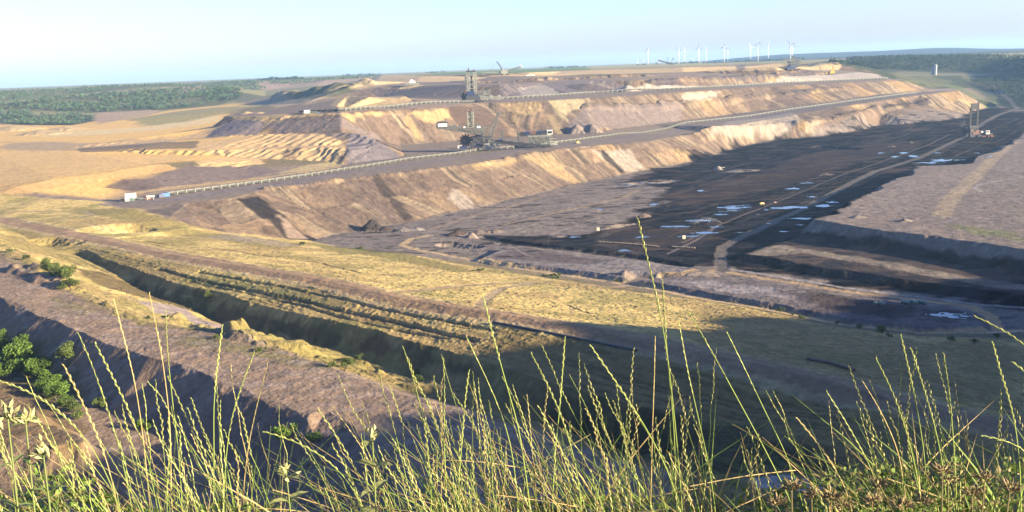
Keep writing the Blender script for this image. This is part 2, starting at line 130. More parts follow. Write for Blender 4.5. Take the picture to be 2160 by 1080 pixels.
LAYOUT['PAINT'] = [[[0.3,0.27,0.12],1,10,60,10,"field",[[-7080.2,12077.7],[-3515.3,14440.1],[-760.2,6430.9],[-15.1,2707.2],[170.6,3010.2],[482.8,2772.2],[807,3021.9],[1525.8,3934.7],[1493.5,2601.9],[1928.4,3361.1],[2108.1,7895.4],[230,13998.1],[-6200.8,12551.9],[-7083.3,12075.9]]],[[0.13,0.2,0.05],0.9,15,100,30,"field",[[-255.2,3142.4],[-15.1,2707.2],[173.4,2985.3],[275.4,3205.1],[479.3,5892],[97.6,5961.4],[-343.6,5494]]],[[0.36,0.31,0.14],0.8,15,100,30,"field",[[275.4,3205.1],[482.8,2772.2],[676.2,2941.2],[1078.9,4692.9],[606.7,7456.6]]],[[0.7,0.45,0.15],1,20,60,20,"ground",[[-506.6,778.1],[-494,972.9],[-395,968.2],[-411.7,1179.2],[-317.2,1251.2],[-336,1383.6],[-354.9,1466.7],[-448.9,1497.3],[-568,2069.7],[-573.6,2091.3],[-560.2,2370],[-690.8,2616.1],[-853.7,2541.8],[-937.2,2312.9],[-1175.7,2357.8],[-1494.1,2338.7]]],[[0.25,0.24,0.1],0.8,15,50,30,"ground",[[-822.6,2236.5],[-821.6,2444.7],[-706.6,2496.9],[-560.2,2370],[-573.6,2091.3],[-622.2,2055.9],[-674.9,1954.9],[-764.3,2048.9]]],[[0.3,0.235,0.17],0.7,15,60,25,"ground",[[-653.2,1434.4],[-756.4,1507.1],[-839.5,1675.8],[-687.1,1594.3],[-542.2,1503.8],[-460.6,1539.3],[-448.9,1497.3],[-512.2,1417.1]]],[[0.66,0.52,0.27],0.8,15,60,25,"ground",[[-836.7,1771.2],[-713.8,1754.3],[-626.8,1813.1],[-576.4,1962.5],[-579.3,2075.7],[-618.2,2042],[-696.5,1938],[-811.1,1887.3]]],[[0.66,0.44,0.18],0.85,15,60,25,"ground",[[-910.8,1529],[-655.3,1424],[-473.4,1306.1],[-396,1293.3],[-417.7,1180.5],[-484.3,1066.8],[-611,1016.3]]],[[0.13,0.13,0.06],1,10,40,15,"ground",[[-1678.3,2641.2],[-1370.9,2764.1],[-1229.2,2942.6],[-1041,3120.2],[-937.6,3568.9],[-696.9,2691.6],[-738.4,2610.5],[-857.6,2553.6],[-1035.7,2561.4],[-1330.1,2677.3],[-1610.2,2530.5]]],[[0.055,0.065,0.025],1,10,40,10,"ground",[[-1547.9,2428.4],[-1310.8,2637.2],[-1239.6,2642.6],[-1175,2526.6],[-1093.3,2556.4],[-1006.6,2487.6],[-924.3,2288.7],[-915.7,2134.5],[-1087.3,2280.3],[-1194.6,2396.9],[-1525.2,2390.2]]],[[0.13,0.14,0.06],1,10,40,10,"ground",[[-2335.2,3684.3],[-1786.4,3613],[-1740.3,4175.2],[-1389.8,4170.6],[-1224.2,5025.4],[-760.2,6430.9],[-368.2,3107.5],[-724.6,3667.9],[-937.6,3568.9],[-1106.3,3317.4],[-1365.2,3269.3],[-1386.2,2795.7],[-1696.3,2670.4]]],[[0.4,0.28,0.18],0.9,10,15,12,"ground",[[-937.2,2312.9],[-1028.3,2557.8],[-968.2,2572.6],[-887.5,2582.6],[-850.9,2508.5],[-844.6,2267.8],[-837.1,2087.3]]],[[0.42,0.29,0.2],0.9,6,15,10,"ground",[[-865.4,3477.1],[-947.9,3926.9],[-848.7,3931.6],[-663.6,3916.8],[-529.9,4154.2],[-411.3,3104.7],[-567.9,3344.3],[-638.6,3228],[-784.1,3334.7]]],[[0.48,0.36,0.27],0.8,6,12,10,"ground",[[-974.4,2888.7],[-1067.7,3561.9],[-988.4,3765.8],[-902.9,3497.4],[-827.7,2892.1],[-889.5,2873.7],[-935.4,2849.7]]],[[0.4,0.3,0.18],0.9,10,40,15,"ground",[[-693.6,2627.2],[-614.8,2608.8],[-492.5,2485.9],[-328.8,2317],[-506.7,4121.9],[-238.3,2628.7],[-281.3,2276.6],[-355.5,2203.7],[-292.1,1709.6],[-331.9,1666.5],[-560.2,2370]]],[[0.1,0.11,0.05],0.85,10,30,12,"ground",[[-533,2454.4],[-448.1,2371.5],[-345,2277.1],[-320.4,2250.3],[-374.8,2195.9],[-443.1,2228.8]]],[[0.09,0.1,0.045],0.85,10,30,12,"ground",[[-410.7,2348.7],[-332.5,2344.8],[-440.9,3329.1],[-316.6,2304.7],[-361.7,2246.3]]],[[0.05,0.062,0.028],1,15,50,20,"ground",[[746.6,2795.7],[1290.8,3781.5],[1496.2,3599],[1493.5,2601.9],[940.5,1626.4],[983.6,1922.3],[985.3,2028.8],[1086.1,2390.7],[957.4,2289.1],[860,2268],[918.9,2550.6],[844.6,2567.7]]],[[0.15,0.17,0.06],0.9,10,30,12,"ground",[[1059.8,2460.5],[1088.8,2447.8],[1013,2139.1],[985.3,2028.8],[968.4,2023.2],[993.7,2163.2],[1032.2,2344.4]]],[[0.13,0.135,0.06],0.8,10,30,12,"ground",[[974.8,2540.5],[1107.5,2659.8],[1120,2545.6],[1035.6,2403.9],[936,2297.8],[882.5,2271.2]]],[[0.22,0.2,0.13],0.6,10,30,12,"ground",[[1097.5,2826.8],[1374.3,2853.6],[1342.2,2786],[1107.5,2659.8],[964.1,2543.7]]],[[0.14,0.14,0.06],0.8,10,30,15,"ground",[[1210.6,2695.5],[1288.9,2674.7],[1113.9,2221.3],[1048.4,2108.9],[1117.4,2361.8]]],[[0.25,0.205,0.175],1,6,30,8,"mine_floor",[[-182.5,871],[-156.7,917.3],[-94.7,974],[-39.2,1041.2],[46,1177.6],[150.8,1293.2],[239.3,1379.3],[402.9,1618.1],[484.8,1637.4],[648.3,1769],[872.1,1915],[997,2073.1],[978.5,1930.1],[920.9,1592.1],[281.4,473.9],[260.8,497.3],[208.9,501.3],[154.2,554.5],[104.8,607.5],[44.2,664.5],[-27.4,736.9],[-101.4,756.8],[-171.8,844.5]]],[[0.006,0.0058,0.0085],1,8,34,24,"mine_floor",[[239.9,1382.6],[313.9,1495.5],[369.4,1581.9],[412.9,1627.3],[482.5,1637.5],[582.1,1673.8],[648.3,1769],[692,1747.1],[792.2,1780.7],[872.1,1915],[997,2073.1],[946.6,1832.5],[902.3,1440.6],[329.7,514.7],[289.1,552.9],[243.1,585.5],[190.7,638.9],[148.3,686.1],[123.3,713.5],[98.3,750.4],[53,786.5],[0.4,829],[-15.8,856.5],[29.2,853.4],[75.4,867.5],[112.9,935.9],[156.2,1045.1],[178.8,1158.2],[151.2,1200.3],[154.7,1274.7],[190.4,1333.7]]],[[0.075,0.05,0.04],0.85,10,22,18,"mine_floor",[[308.4,1237.2],[421.8,1423.2],[557.7,1519.9],[618.3,1493],[566.7,1399.5],[423.8,1249.4],[324.5,1129.5],[241.4,1048],[176.5,1019],[166.5,1079.4],[237.5,1176.6]]],[[0.075,0.055,0.045],0.8,8,25,10,"mine_floor",[[66.3,809.6],[98.5,888.2],[147.1,850.2],[165.7,821.3],[149.9,780],[81.8,774]]],[[0.02,0.018,0.019],0.9,3,8,4,"mine_floor",[[-28.6,877],[-7.6,854.6],[27.5,811.6],[80.7,764],[123.6,715.2],[141.1,699.4],[143.2,718.4],[110.6,767.7],[48.6,836.8],[0.7,867.5]]],[[0.27,0.235,0.22],1,4,15,5,"mine_floor",[[-24.5,761.6],[-3.6,811.9],[50.2,747.1],[96.3,735.5],[118.2,683.9],[141.3,684.2],[117.5,661.7],[81,676.7],[69.4,659.7],[35.3,693.2],[2.2,720.7]]],[[0.13,0.1,0.095],0.8,5,15,8,"mine_floor",[[-18,747.8],[0.2,782.2],[43,746.6],[72.3,717.8],[40.8,711.6],[6.9,733.1]]],[[0.2,0.17,0.16],1,4,15,6,"mine_floor",[[81.3,653.3],[114.4,662.4],[146.9,664.7],[175.7,629.4],[194.4,582],[235.7,567.2],[263,548.8],[266.3,508],[260,495.8],[209.8,503.6],[177.7,531],[152.7,566.2],[106.7,618]]],[[0.4,0.35,0.33],0.75,4,9,7,"mine_floor",[[104.5,640.7],[128.3,636.3],[153.3,613.1],[181.3,588.2],[169,575.2],[147,587.8],[122.8,609.1]]],[[0.075,0.06,0.06],0.85,6,14,9,"mine_floor",[[162.2,602],[194.7,577],[219.3,553.6],[227,533.3],[202.9,524.5],[181.9,546.2],[169,565.6]]],[[0.1,0.076,0.066],1,3,12,4,"mine_floor",[[178,726.7],[168.5,720.1],[185.2,704.5],[211,664.5],[239.8,627.7],[279.4,582.8],[296.1,567.1],[329.7,514.7],[355.7,557.3],[320.6,615.5],[281,679.1],[253.2,732],[228.7,781]]],[[0.33,0.27,0.2],0.8,3,10,4,"mine_floor",[[178.7,726.5],[202.1,751.4],[217.4,729.8],[240.5,694.7],[268.5,648.2],[293.7,608.7],[307.5,589.6],[301.4,577.5],[285.3,590.9],[260.9,629.6],[238.2,669],[212.6,713.5],[183.8,708.4],[173.7,716.1]]],[[0.215,0.168,0.135],1,3,30,4,"sand_plateau",[[802,1557.1],[746.3,1463.9],[685.4,1376.5],[600.3,1277],[536.1,1159.4],[493.7,1207.4],[428.3,1063.8],[422.3,1100.4],[329.8,918.9],[272.2,831.7],[270.1,813.1],[240.8,788],[230,785.5],[254.8,737],[280,704.8],[300.1,673.3],[325.2,625.1],[355.7,557.3],[886.9,1314.9]]],[[0.26,0.205,0.165],0.6,15,40,20,"sand_plateau",[[281,837.8],[390,995],[456.2,1086.3],[520.4,1113.7],[408.9,929.7],[324.3,825.7],[282.4,796.2]]],[[0.17,0.18,0.06],0.8,4,12,6,"sand_plateau",[[322.8,743.7],[339.8,730.3],[351.2,703.5],[351.3,677.1],[342.6,660],[332.5,685.4],[323.3,716.7]]],[[0.64,0.49,0.19],1,5,20,6,"meadow",[[-490.6,752.6],[-494,972.9],[-436.6,946.5],[-386.4,946.4],[-357.5,908],[-328.7,881.6],[-289,840.5],[-263.1,828.3],[-240.9,827.3],[-204,863],[-178.1,875.7],[-140.7,818.6],[-101.7,767.6],[-65,752.3],[-29.9,709.9],[1.8,674.7],[36,650.1],[60.8,607.3],[102.3,593],[139.1,555.7],[170.1,508.2],[201.6,483.6],[296.7,461.2],[51.8,77.7],[18.8,125.5],[0.2,257.2],[-15.2,332.9],[-53.3,350.2],[-90.1,378.7],[-119.8,406.8],[-158.4,444.6],[-214.7,487],[-283.4,569.6],[-307.4,596.5],[-584,901]]],[[0.24,0.165,0.07],0.9,16,18,14,"meadow",[[-17.6,416.3],[2.9,424.8],[32.6,408.9],[64.4,374],[88.8,349.6],[111.9,320],[125.8,299.6],[148.1,279.1],[17.5,28.5],[38.8,193],[26.3,260.4],[-17.2,389.1],[-31.6,410.3]]],[[0.33,0.235,0.1],0.75,14,18,14,"meadow",[[112.8,573.3],[148.9,542.1],[189,475.8],[239.4,455.8],[160.5,303.2],[134.8,317.8],[105,350],[75.6,375.1],[70.3,432.6]]],[[0.18,0.16,0.055],0.75,6,9,8,"meadow",[[-408.9,903],[-345.1,891.9],[-263.9,818.3],[-216.4,812.4],[-171.2,816.2],[-163.5,712.5],[-229.1,764],[-295.9,799.7],[-365.6,859.5]]],[[0.16,0.17,0.06],0.8,4,8,5,"meadow",[[-192.7,580.5],[-148.7,549.9],[-116.8,523.6],[-86,489.2],[-90,484.3],[-131.5,521.2],[-174.7,556.6],[-196.4,574.1]]],[[0.22,0.18,0.07],0.75,5,8,6,"meadow",[[-406,792.7],[-329.7,729.8],[-261.8,660.3],[-219.7,610.7],[-174.7,556.6],[-181.5,552.2],[-245.9,616.5],[-288.7,616.4],[-315.4,612.6]]],[[0.16,0.15,0.05],0.8,4,8,5,"meadow",[[-175,834.9],[-127.2,833.2],[-64,740.7],[-26.2,670.9],[-38,650.8],[-77.4,699.8],[-137.7,758]]],[[0.3,0.25,0.21],0.8,4,10,5,"meadow",[[-240.5,777.7],[-227.6,825.8],[-195.7,821.9],[-162.8,793.5],[-172.2,751.4],[-201.6,755.3]]],[[0.42,0.33,0.19],0.8,4,10,5,"meadow",[[-343.4,778.5],[-331.7,795.4],[-317.1,796.5],[-305.1,750.9],[-327,756.6]]],[[0.28,0.2,0.14],1,4,18,6,"sand_plateau",[[-542,834.4],[-303.6,588.7],[-274.6,552.8],[-231.7,495.5],[-208.3,471.5],[-189.9,452.4],[-168.3,426.2],[-148.2,415.1],[-119.8,406.8],[-90.8,382],[-71.5,366.6],[-53.6,352.5],[-40.5,341.9],[-15.1,330.2],[4,312],[22.2,289.1],[40.2,265.6],[37.4,212.7],[-56.9,217.5],[-158.9,220.3],[-197.6,287.5],[-218.9,411.7]]],[[0.42,0.33,0.14],0.9,3,8,5,"meadow",[[-233.7,516.6],[-234.9,536.5],[-193.7,501.7],[-169.8,471.4],[-160.9,496.1],[-152.5,479.9],[-154.6,452.1],[-161.6,424.6],[-184.9,447.8],[-206.1,473.5]]],[[0.27,0.22,0.08],0.9,3,7,4,"meadow",[[-141,495.7],[-133.6,495.4],[-106.6,469.7],[-73.2,430.1],[-46.3,411.1],[-17.1,379.9],[4.7,352.8],[32.7,321.6],[28.7,282.7],[2.4,309.7],[-18.3,329.4],[-40.8,344.3],[-61.8,361.2],[-91.1,383.4],[-108.8,402]]],[[0.17,0.16,0.05],0.6,3,5,5,"sand_plateau",[[-145.4,406.6],[-129,404.5],[-112.1,392.2],[-90.1,378.7],[-68.8,361.2],[-79,359.8],[-104,375.3],[-128.9,385.2]]],[[0.17,0.16,0.05],0.5,3,5,5,"sand_plateau",[[-225.6,476.4],[-205.7,461.7],[-191.3,447.7],[-192,438.8],[-210.5,452.2]]],[[0.31,0.25,0.22],1,2,10,4,"sand_plateau",[[-196,503],[-186.2,511.8],[-178.2,527.5],[-158.9,496.9],[-142.8,502.7],[-122.6,483.9],[-109.2,410.8],[-122.8,410.6],[-157.3,480.8],[-173.7,476.2]]],[[0.12,0.088,0.042],0.9,3,8,5,"meadow",[[-262.3,594.4],[-253.1,607.8],[-224,590.6],[-195.4,561.6],[-170.7,541.9],[-145.5,515.5],[-113.8,484.3],[-80.9,454.9],[-56.3,433.8],[-25.3,404.3],[-17.2,389.1],[-48.6,415.6],[-80.1,446.9],[-122.3,484.7],[-164.8,519.8],[-201.1,526],[-235.1,542.7]]],[[0.085,0.085,0.03],0.8,5,10,8,"ground",[[-300.3,482.6],[-224.6,438.6],[-183,395.2],[-167.2,368.8],[-169.6,353.6],[-189.9,374.9],[-212.6,398.8],[-208.4,330.5]]],[[0.2,0.135,0.065],0.9,5,10,6,"ground",[[-293.7,435.1],[-215.7,405.2],[-191.2,377.7],[-168.9,356],[-154.1,341.2],[-121.9,259.8],[-190.5,273.9]]],[[0.42,0.37,0.34],0.95,2,6,3,"sand_plateau",[[62.8,257.1],[68.3,261],[76.7,258.6],[81.3,252.3],[75.5,250.1],[63.6,252.7]]],[[0.06,0.055,0.022],0.9,6,12,8,"meadow",[[10.1,355.4],[48.9,322.2],[75.8,301.7],[82,272.2],[97.3,258],[84.7,259.3],[66.5,264.3],[46.4,263.4],[28.9,284.7]]]]  # two meadow polygons at the lower right are darkened to deepen the shade there
LAYOUT['STREAK'] = [[[0.022,0.017,0.016],1,[[-257.3,939.5],[-242.9,967.9],[-187.7,898.9],[-171.5,892.5],[-177.6,877.8],[-192,858.1],[-223.2,908.3]]],[[0.328,0.242,0.179],0.95,[[-213.6,923.4],[-203.9,917.8],[-184,889.7],[-195.5,870.4]]],[[0.031,0.023,0.021],0.75,[[-146.9,1078.6],[-139.8,1082.6],[-111.8,1022.5],[-95.7,981],[-103.2,977.1],[-128,1026.8]]],[[0.101,0.078,0.07],0.5,[[-176,1053],[-153.5,1070.6],[-115.6,986.6],[-104.2,961.9],[-130.8,956.5]]],[[0.109,0.086,0.078],0.7,[[-319.9,874.3],[-300.1,910.3],[-265.7,850.2],[-267.1,828.8]]],[[0.367,0.312,0.25],0.8,[[-59,1087.4],[-51.5,1091.5],[-37.8,1045.6],[-52.3,1035.6],[-65.5,1062.4]]],[[0.367,0.312,0.25],0.8,[[111.4,1325.4],[167.2,1373],[180.7,1331.8],[151.5,1298.8],[134.5,1310.2]]],[[0.437,0.312,0.148],0.55,[[16.7,1257.3],[53.6,1288.2],[75.7,1261.6],[91.6,1240.6],[62.1,1234.8]]],[[0.437,0.312,0.148],0.5,[[-40.2,1179.2],[10.5,1245.2],[4.3,1218.6],[-39.8,1156.1]]],[[0.023,0.019,0.017],0.95,[[119.6,1332.5],[126.7,1341.5],[154.6,1299.1],[145.7,1291.1]]],[[0.437,0.312,0.148],0.95,[[-433.7,1607.1],[-242.9,1495],[-192.7,1539.9],[-92.5,1614.6],[-84.7,1594.4],[-124.4,1580.3],[-146.1,1580.1],[-217.4,1509.6],[-228.4,1486],[-332.1,1517.9],[-387.3,1507.9],[-410.5,1543.9]]],[[0.437,0.312,0.148],0.9,[[-152.9,1573.4],[-92.5,1614.6],[-102.4,1573],[-123.8,1566.1]]],[[0.437,0.312,0.148],0.9,[[-156.8,1577.9],[-137.5,1554.3],[-125.4,1521.5],[-135.9,1520.9],[-158.8,1552.4]]],[[0.211,0.172,0.172],0.9,[[-442.7,1576.6],[-419.1,1578.6],[-360.9,1517.8],[-363.1,1463.1],[-448.9,1497.3]]],[[0.187,0.148,0.133],0.9,[[-360.9,1517.8],[-240.7,1478.9],[-226.9,1474.4],[-189.3,1496],[-166.6,1473.5],[-212.5,1464.6],[-249,1439.3],[-328.4,1462.3]]],[[0.117,0.078,0.058],0.95,[[-92.5,1614.6],[-45.6,1698.4],[-30,1688.3],[-6.9,1631.5],[3.5,1577.2],[-51.6,1561.9],[-69.9,1580.5],[-88.5,1597.9]]],[[0.437,0.312,0.148],0.9,[[-11.6,1716.4],[50.3,1719.2],[60.5,1682.4],[40.2,1665.2],[17,1673.4]]],[[0.452,0.367,0.203],0.95,[[64,1720.2],[141.2,1750.8],[127.3,1702.5],[103.7,1682.9],[100.7,1642.5],[87.2,1670.8]]],[[0.39,0.296,0.156],0.7,[[67.6,1670.1],[78.6,1658.2],[90.4,1605],[79.1,1604.6]]],[[0.195,0.156,0.14],0.9,[[130.6,1703.3],[189.9,1751],[320.6,1843.4],[310.3,1785.3],[179.7,1663.2],[97.9,1604.4],[100.2,1636.3]]],[[0.588,0.42,0.2],0.8,[[359.4,1911.8],[391.7,1939.1],[373.3,1891.8],[354.3,1885]]],[[0.493,0.42,0.336],0.7,[[328.7,1889.2],[412.8,1953.4],[384.2,1902.3],[321.8,1850.3]]],[[0.367,0.312,0.25],0.8,[[377.4,1710.1],[505.1,1793.4],[484.3,1663.3],[405.4,1628.2],[309.3,1531.7],[312.3,1546.8]]],[[0.374,0.304,0.218],0.7,[[492.8,1665.5],[532.8,1693.3],[504.7,1652.5],[478.3,1641.4]]],[[0.483,0.42,0.347],0.95,[[241,2001],[355.9,2045],[607.3,2272.8],[765.4,2369.2],[914.7,2538.3],[861,2328.4],[746.6,2277.2],[589.1,2255.3],[351.6,2020.4],[244.2,1990.2]]],[[0.089,0.074,0.079],0.9,[[277.5,2028.1],[343.7,2085.9],[360.4,2070.8],[304.6,2021]]],[[0.089,0.074,0.079],0.9,[[388.8,2119.7],[528.9,2300.1],[610.2,2283.9],[663,2320],[750.3,2391.5],[682.6,2312.9],[557.8,2244],[433.6,2146.4]]],[[0.095,0.079,0.079],0.85,[[563,2034.7],[625.6,2069.2],[614.2,2030.9],[575.5,2011.6]]],[[0.055,0.043,0.043],0.85,[[680.6,1835.8],[736.3,1891.7],[797.5,1932.8],[815.2,1926.8],[774.4,1897.6],[724.7,1861]]],[[0.105,0.084,0.084],0.85,[[-279.7,2262.7],[-80,2127.6],[-74.9,1962.6],[-119,1863],[-232,2103.4],[-296,2221.9]]],[[0.231,0.189,0.179],0.8,[[-12.3,2050],[171,2109.3],[245.5,2000.1],[138.4,1938.4],[-6.3,1967.2]]],[[0.105,0.084,0.079],0.85,[[50.7,2027],[79.7,2040.8],[121.2,1950.7],[57.7,1957.8]]],[[0.105,0.084,0.079],0.85,[[116.9,2027.6],[173.7,2028.8],[216.6,1991.3],[147.9,1944.5]]],[[0.462,0.389,0.315],0.8,[[22.5,2032.4],[80.6,2062],[103.7,1963.1],[38.4,1913.6]]],[[0.429,0.32,0.172],0.95,[[-341.3,2197.9],[-302.3,2188.7],[-213.4,2115.2],[-151.1,1641.9],[-246,1515.3],[-272.6,1591.6]]],[[0.609,0.441,0.221],0.95,[[-604.2,5109.4],[-215,2645.5],[-14.7,2616.3],[158.7,2800.5],[444.6,2553],[746.6,2795.7],[1051.4,3197.1],[842.9,2562.3],[616,2305.9],[418.1,2401],[92.1,2260.2],[-85.2,2333.8],[-215.1,2495.1],[-294.3,2296.7]]],[[0.126,0.105,0.105],0.85,[[-131.6,2452.4],[-91.4,2444.5],[-82.1,2188.8],[-128.7,2296.2]]],[[0.137,0.116,0.116],0.9,[[630.5,2781.8],[668.5,2838.9],[551.5,2341.6],[533.1,2351.7]]],[[0.608,0.39,0.156],0.9,[[-530.7,1047.4],[-478.6,1057.2],[-441.5,1082.1],[-410.6,1159.9],[-400.7,1179.4],[-374.1,1146.9],[-394.5,1111.6],[-433,1050.4],[-458,1028.3],[-465.5,971],[-494,972.9]]],[[0.133,0.098,0.086],0.9,[[-421.8,1033.7],[-409.6,1067.6],[-384.7,1082.3],[-358.8,1033.7],[-385.9,1027.6]]],[[0.187,0.14,0.125],0.9,[[-382.7,1091.6],[-375.2,1177.1],[-330.6,1184.8],[-302.2,1205.3],[-265.7,1166.7],[-291.4,1115.5],[-339.2,1065.6],[-362.4,1037.1]]],[[0.624,0.437,0.203],0.9,[[-375.5,1205.7],[-350.2,1303.2],[-324.3,1297.3],[-295.8,1226.6],[-322.6,1196.9],[-359.3,1169.7]]],[[0.452,0.351,0.172],0.95,[[-262.7,1152.9],[-248.4,1219.2],[-220.2,1257.4],[-202,1278.5],[-234.5,1347.1],[-235.1,1313.8],[-203.5,1225.6],[-238.6,1168.4]]],[[0.562,0.39,0.172],0.9,[[-393.5,964.3],[-385.4,1022.1],[-289.3,1107.3],[-202.5,1218.9],[-200.5,1206.6],[-284.1,1086.8],[-358.3,1017.8],[-378.7,982.2]]],[[0.608,0.413,0.195],0.9,[[-436.1,1430.6],[-354.9,1466.7],[-271.2,1437.5],[-225.2,1370.8],[-204.4,1294.9],[-226.3,1258.1],[-258.1,1269.3],[-312.4,1280.2],[-392.5,1322.9],[-429,1362.3]]],[[0.125,0.094,0.066],0.8,[[-294.6,1302],[-278.2,1343.9],[-269.5,1331.5],[-276.6,1272.5]]],[[0.094,0.074,0.062],0.8,[[-614.9,1439.8],[-494.8,1465.6],[-439.1,1440.8],[-426.3,1374.9],[-500.1,1382.2],[-586.6,1387.4]]],[[0.172,0.148,0.156],0.95,[[-217.7,1385.8],[-216.6,1455.1],[-193.3,1420.8],[-151.2,1332.7],[-133.6,1297.2],[-197.2,1241.4],[-206,1285.4]]]]
LAYOUT['ROADS'] = [[27,[0.43,0.34,0.21],0.55,"meadow",[[-561.7,865.7],[-430.4,842.1],[-339,753.7],[-293.6,711.5],[-232.4,651.4],[-177.2,602.7],[-129.9,561.9],[-91.9,526.7],[-62.5,491.9],[-29.3,462.1],[0.5,440.9],[27.3,418.1],[51.4,396.1],[65.4,379.9],[90.2,354.8],[110.9,330],[128.6,306.4],[149.1,286.6],[170.3,260.8]]],[18,[0.31,0.205,0.115],1,"dirt_road",[[-561.7,865.7],[-430.4,842.1],[-339,753.7],[-293.6,711.5],[-232.4,651.4],[-177.2,602.7],[-129.9,561.9],[-91.9,526.7],[-62.5,491.9],[-29.3,462.1],[0.5,440.9],[27.3,418.1],[51.4,396.1],[65.4,379.9],[90.2,354.8],[110.9,330],[128.6,306.4],[149.1,286.6],[170.3,260.8]]],[6,[0.33,0.26,0.14],0.9,"dirt_road",[[-447.9,877.7],[-412.3,881.8],[-375.4,883.3],[-359.3,858.1],[-361.6,835.4],[-392.3,820.1],[-406.9,818.1]]],[7,[0.5,0.36,0.19],0.95,"dirt_road",[[-72.2,882.5],[-86.7,870.2],[-91.6,836.2],[-74.6,809],[-27.9,751.6],[2.1,717.8],[45.2,678],[79.3,645.5],[104.8,607.5],[128.4,580.6],[154.2,554.5],[175.9,525.5],[208.9,501.3],[239.9,497.9],[262.8,501.2]]],[7,[0.36,0.26,0.14],0.9,"dirt_road",[[-61.5,510.2],[-35.3,565.6],[-8.5,607.2],[11.5,629.7],[42.4,638.7],[62.5,623.6],[79.1,644]]],[6,[0.32,0.24,0.15],0.8,"dirt_road",[[-16.9,470.7],[-15.3,513.1],[-8.2,574.7],[11.3,618.5]]],[7,[0.42,0.29,0.15],0.95,"dirt_road",[[102.3,666.9],[114.6,663.4],[140.7,685.9],[147.3,681.3],[178.8,644.1],[204.1,611.1],[240.4,578.7],[261.8,558],[261.7,534.9],[252.1,506.1]]],[4,[0.36,0.32,0.29],0.9,"mine_floor",[[151.8,687.1],[182.5,654],[207,620],[243.1,585.5],[266.6,562.5],[286.6,547.9]]],[9,[0.145,0.12,0.095],0.95,"dirt_road",[[145.4,685],[156,738.2],[164.7,772.5],[185.2,808.4],[229.8,875.6],[278.1,946.4],[388,1116.3],[435.9,1185.4],[525.3,1281.1],[687.2,1510.4],[804.4,1706.4],[903.1,1854.6],[1014,1995.3]]],[3,[0.14,0.105,0.085],0.85,"dirt_road",[[138.8,802.2],[190.8,888.9],[258.9,986.9],[362.5,1130.9],[393.3,1175.4],[498.9,1302.6],[598.5,1428.4],[685.1,1560.9]]],[3,[0.2,0.16,0.14],0.8,"dirt_road",[[119.8,755.7],[152.3,812.8],[178.9,866.3]]],[14,[0.37,0.285,0.175],0.75,"sand_plateau",[[338.8,781.1],[392.5,882.4],[419.3,926.3],[511.6,1080.1],[617.4,1259.4],[695.5,1380.1]]],[3,[0.38,0.33,0.3],0.9,"sand_plateau",[[429.2,905.1],[434.9,932.4],[449.2,954.5],[483.6,983.4],[516.4,1002]]],[6,[0.36,0.27,0.17],0.7,"mine_floor",[[-7.7,928.7],[49.3,1000.7],[92.5,1056.2],[121.1,1086],[150,1148.3]]],[7,[0.33,0.25,0.18],0.7,"mine_floor",[[-77.2,908.9],[-36.4,997.4],[12.4,1072],[46.5,1152.1],[89.2,1209.6]]],[26,[0.215,0.175,0.165],0.85,"ground",[[-366.4,925.7],[-323.5,942],[-274.7,998.8],[-187.7,1126.7],[-109,1202.1],[-38.7,1267.2],[37.8,1365.9],[148,1454.9],[288.3,1659.2],[461.3,1764.1],[613.9,1861.5],[828.9,2049.8],[1027.7,2341.6]]],[6,[0.45,0.33,0.19],0.7,"ground",[[-383.8,959.2],[-353.7,1008.6],[-281.6,1076.8],[-196.7,1182.6],[-106,1310.6]]],[20,[0.24,0.19,0.17],0.8,"ground",[[-155.3,1603.4],[-39,1769.7],[65.8,1767.2],[250.2,1875.2],[338.6,1945.8],[554.3,2121.8],[719.6,2185.1],[893.1,2298.8]]],[24,[0.46,0.34,0.2],0.9,"ground",[[-1366.4,2754.8],[-1229.2,2942.6],[-1053.1,3157.1],[-1115.4,3722.4]]],[8,[0.42,0.33,0.2],0.8,"ground",[[-443.1,2228.8],[-399.1,2280.5],[-327.3,2304.8],[-343.2,3144.8]]],[8,[0.3,0.24,0.2],0.7,"ground",[[998.7,1979.5],[1067.8,2148.5],[1146.6,2377.2],[1223.2,2640.5],[1223.2,2723.9]]]]
LAYOUT['PUDDLE'] = [[222.8,977.1,14.2,15.7],[198.3,938.3,7.2,5.8],[215.1,957.2,12,6],[174.6,908.5,14,5.4],[269.1,959.5,16,9.2],[261.1,892.4,11.4,5.9],[301.1,959.2,9,8.6],[313.4,976.5,6.8,5.9],[309.5,1085.8,9.1,9.4],[333.5,1120,6.6,6],[212.9,1112.6,6.9,7.9],[149.5,1033.1,5.9,10.4],[87.7,776.8,5.2,6.1],[183.3,1205.6,21.9,17.7],[151.2,1200.3,14.3,13],[528,1306,8.6,11.2],[543.3,1252.5,19.3,14.3],[517.2,1232.4,13.9,9.2],[507.2,1316.3,6.7,8.5],[532,1352.8,5.5,8.9],[166.5,845.1,12.2,5.9],[148.1,832.7,11.2,4.7],[148.3,881.2,12.6,5.3],[176,872.5,10.5,4],[251.7,860.1,3.4,2.5],[244.5,952.6,4.6,3],[308.8,1019.9,4,3.3],[229.2,927.2,2.3,2.3],[227.8,832.5,3.7,2.8],[108.4,834.8,6.4,3.5],[53.3,847.7,5.6,3.6],[43.6,854.9,4,2.9],[235,527.8,8.2,6.5],[1118.6,2322.6,17,30.6],[88.5,1129.6,8.6,4.8],[88.7,1013.7,6.7,4.1],[565.1,1325.3,4.1,5.4],[578.5,1208.6,3.8,6],[609.7,1306.5,3.4,5.3],[510.2,1371.6,4.8,6.1],[227.2,876.5,2.1,2.1],[192.8,836.6,3.2,1.9]]
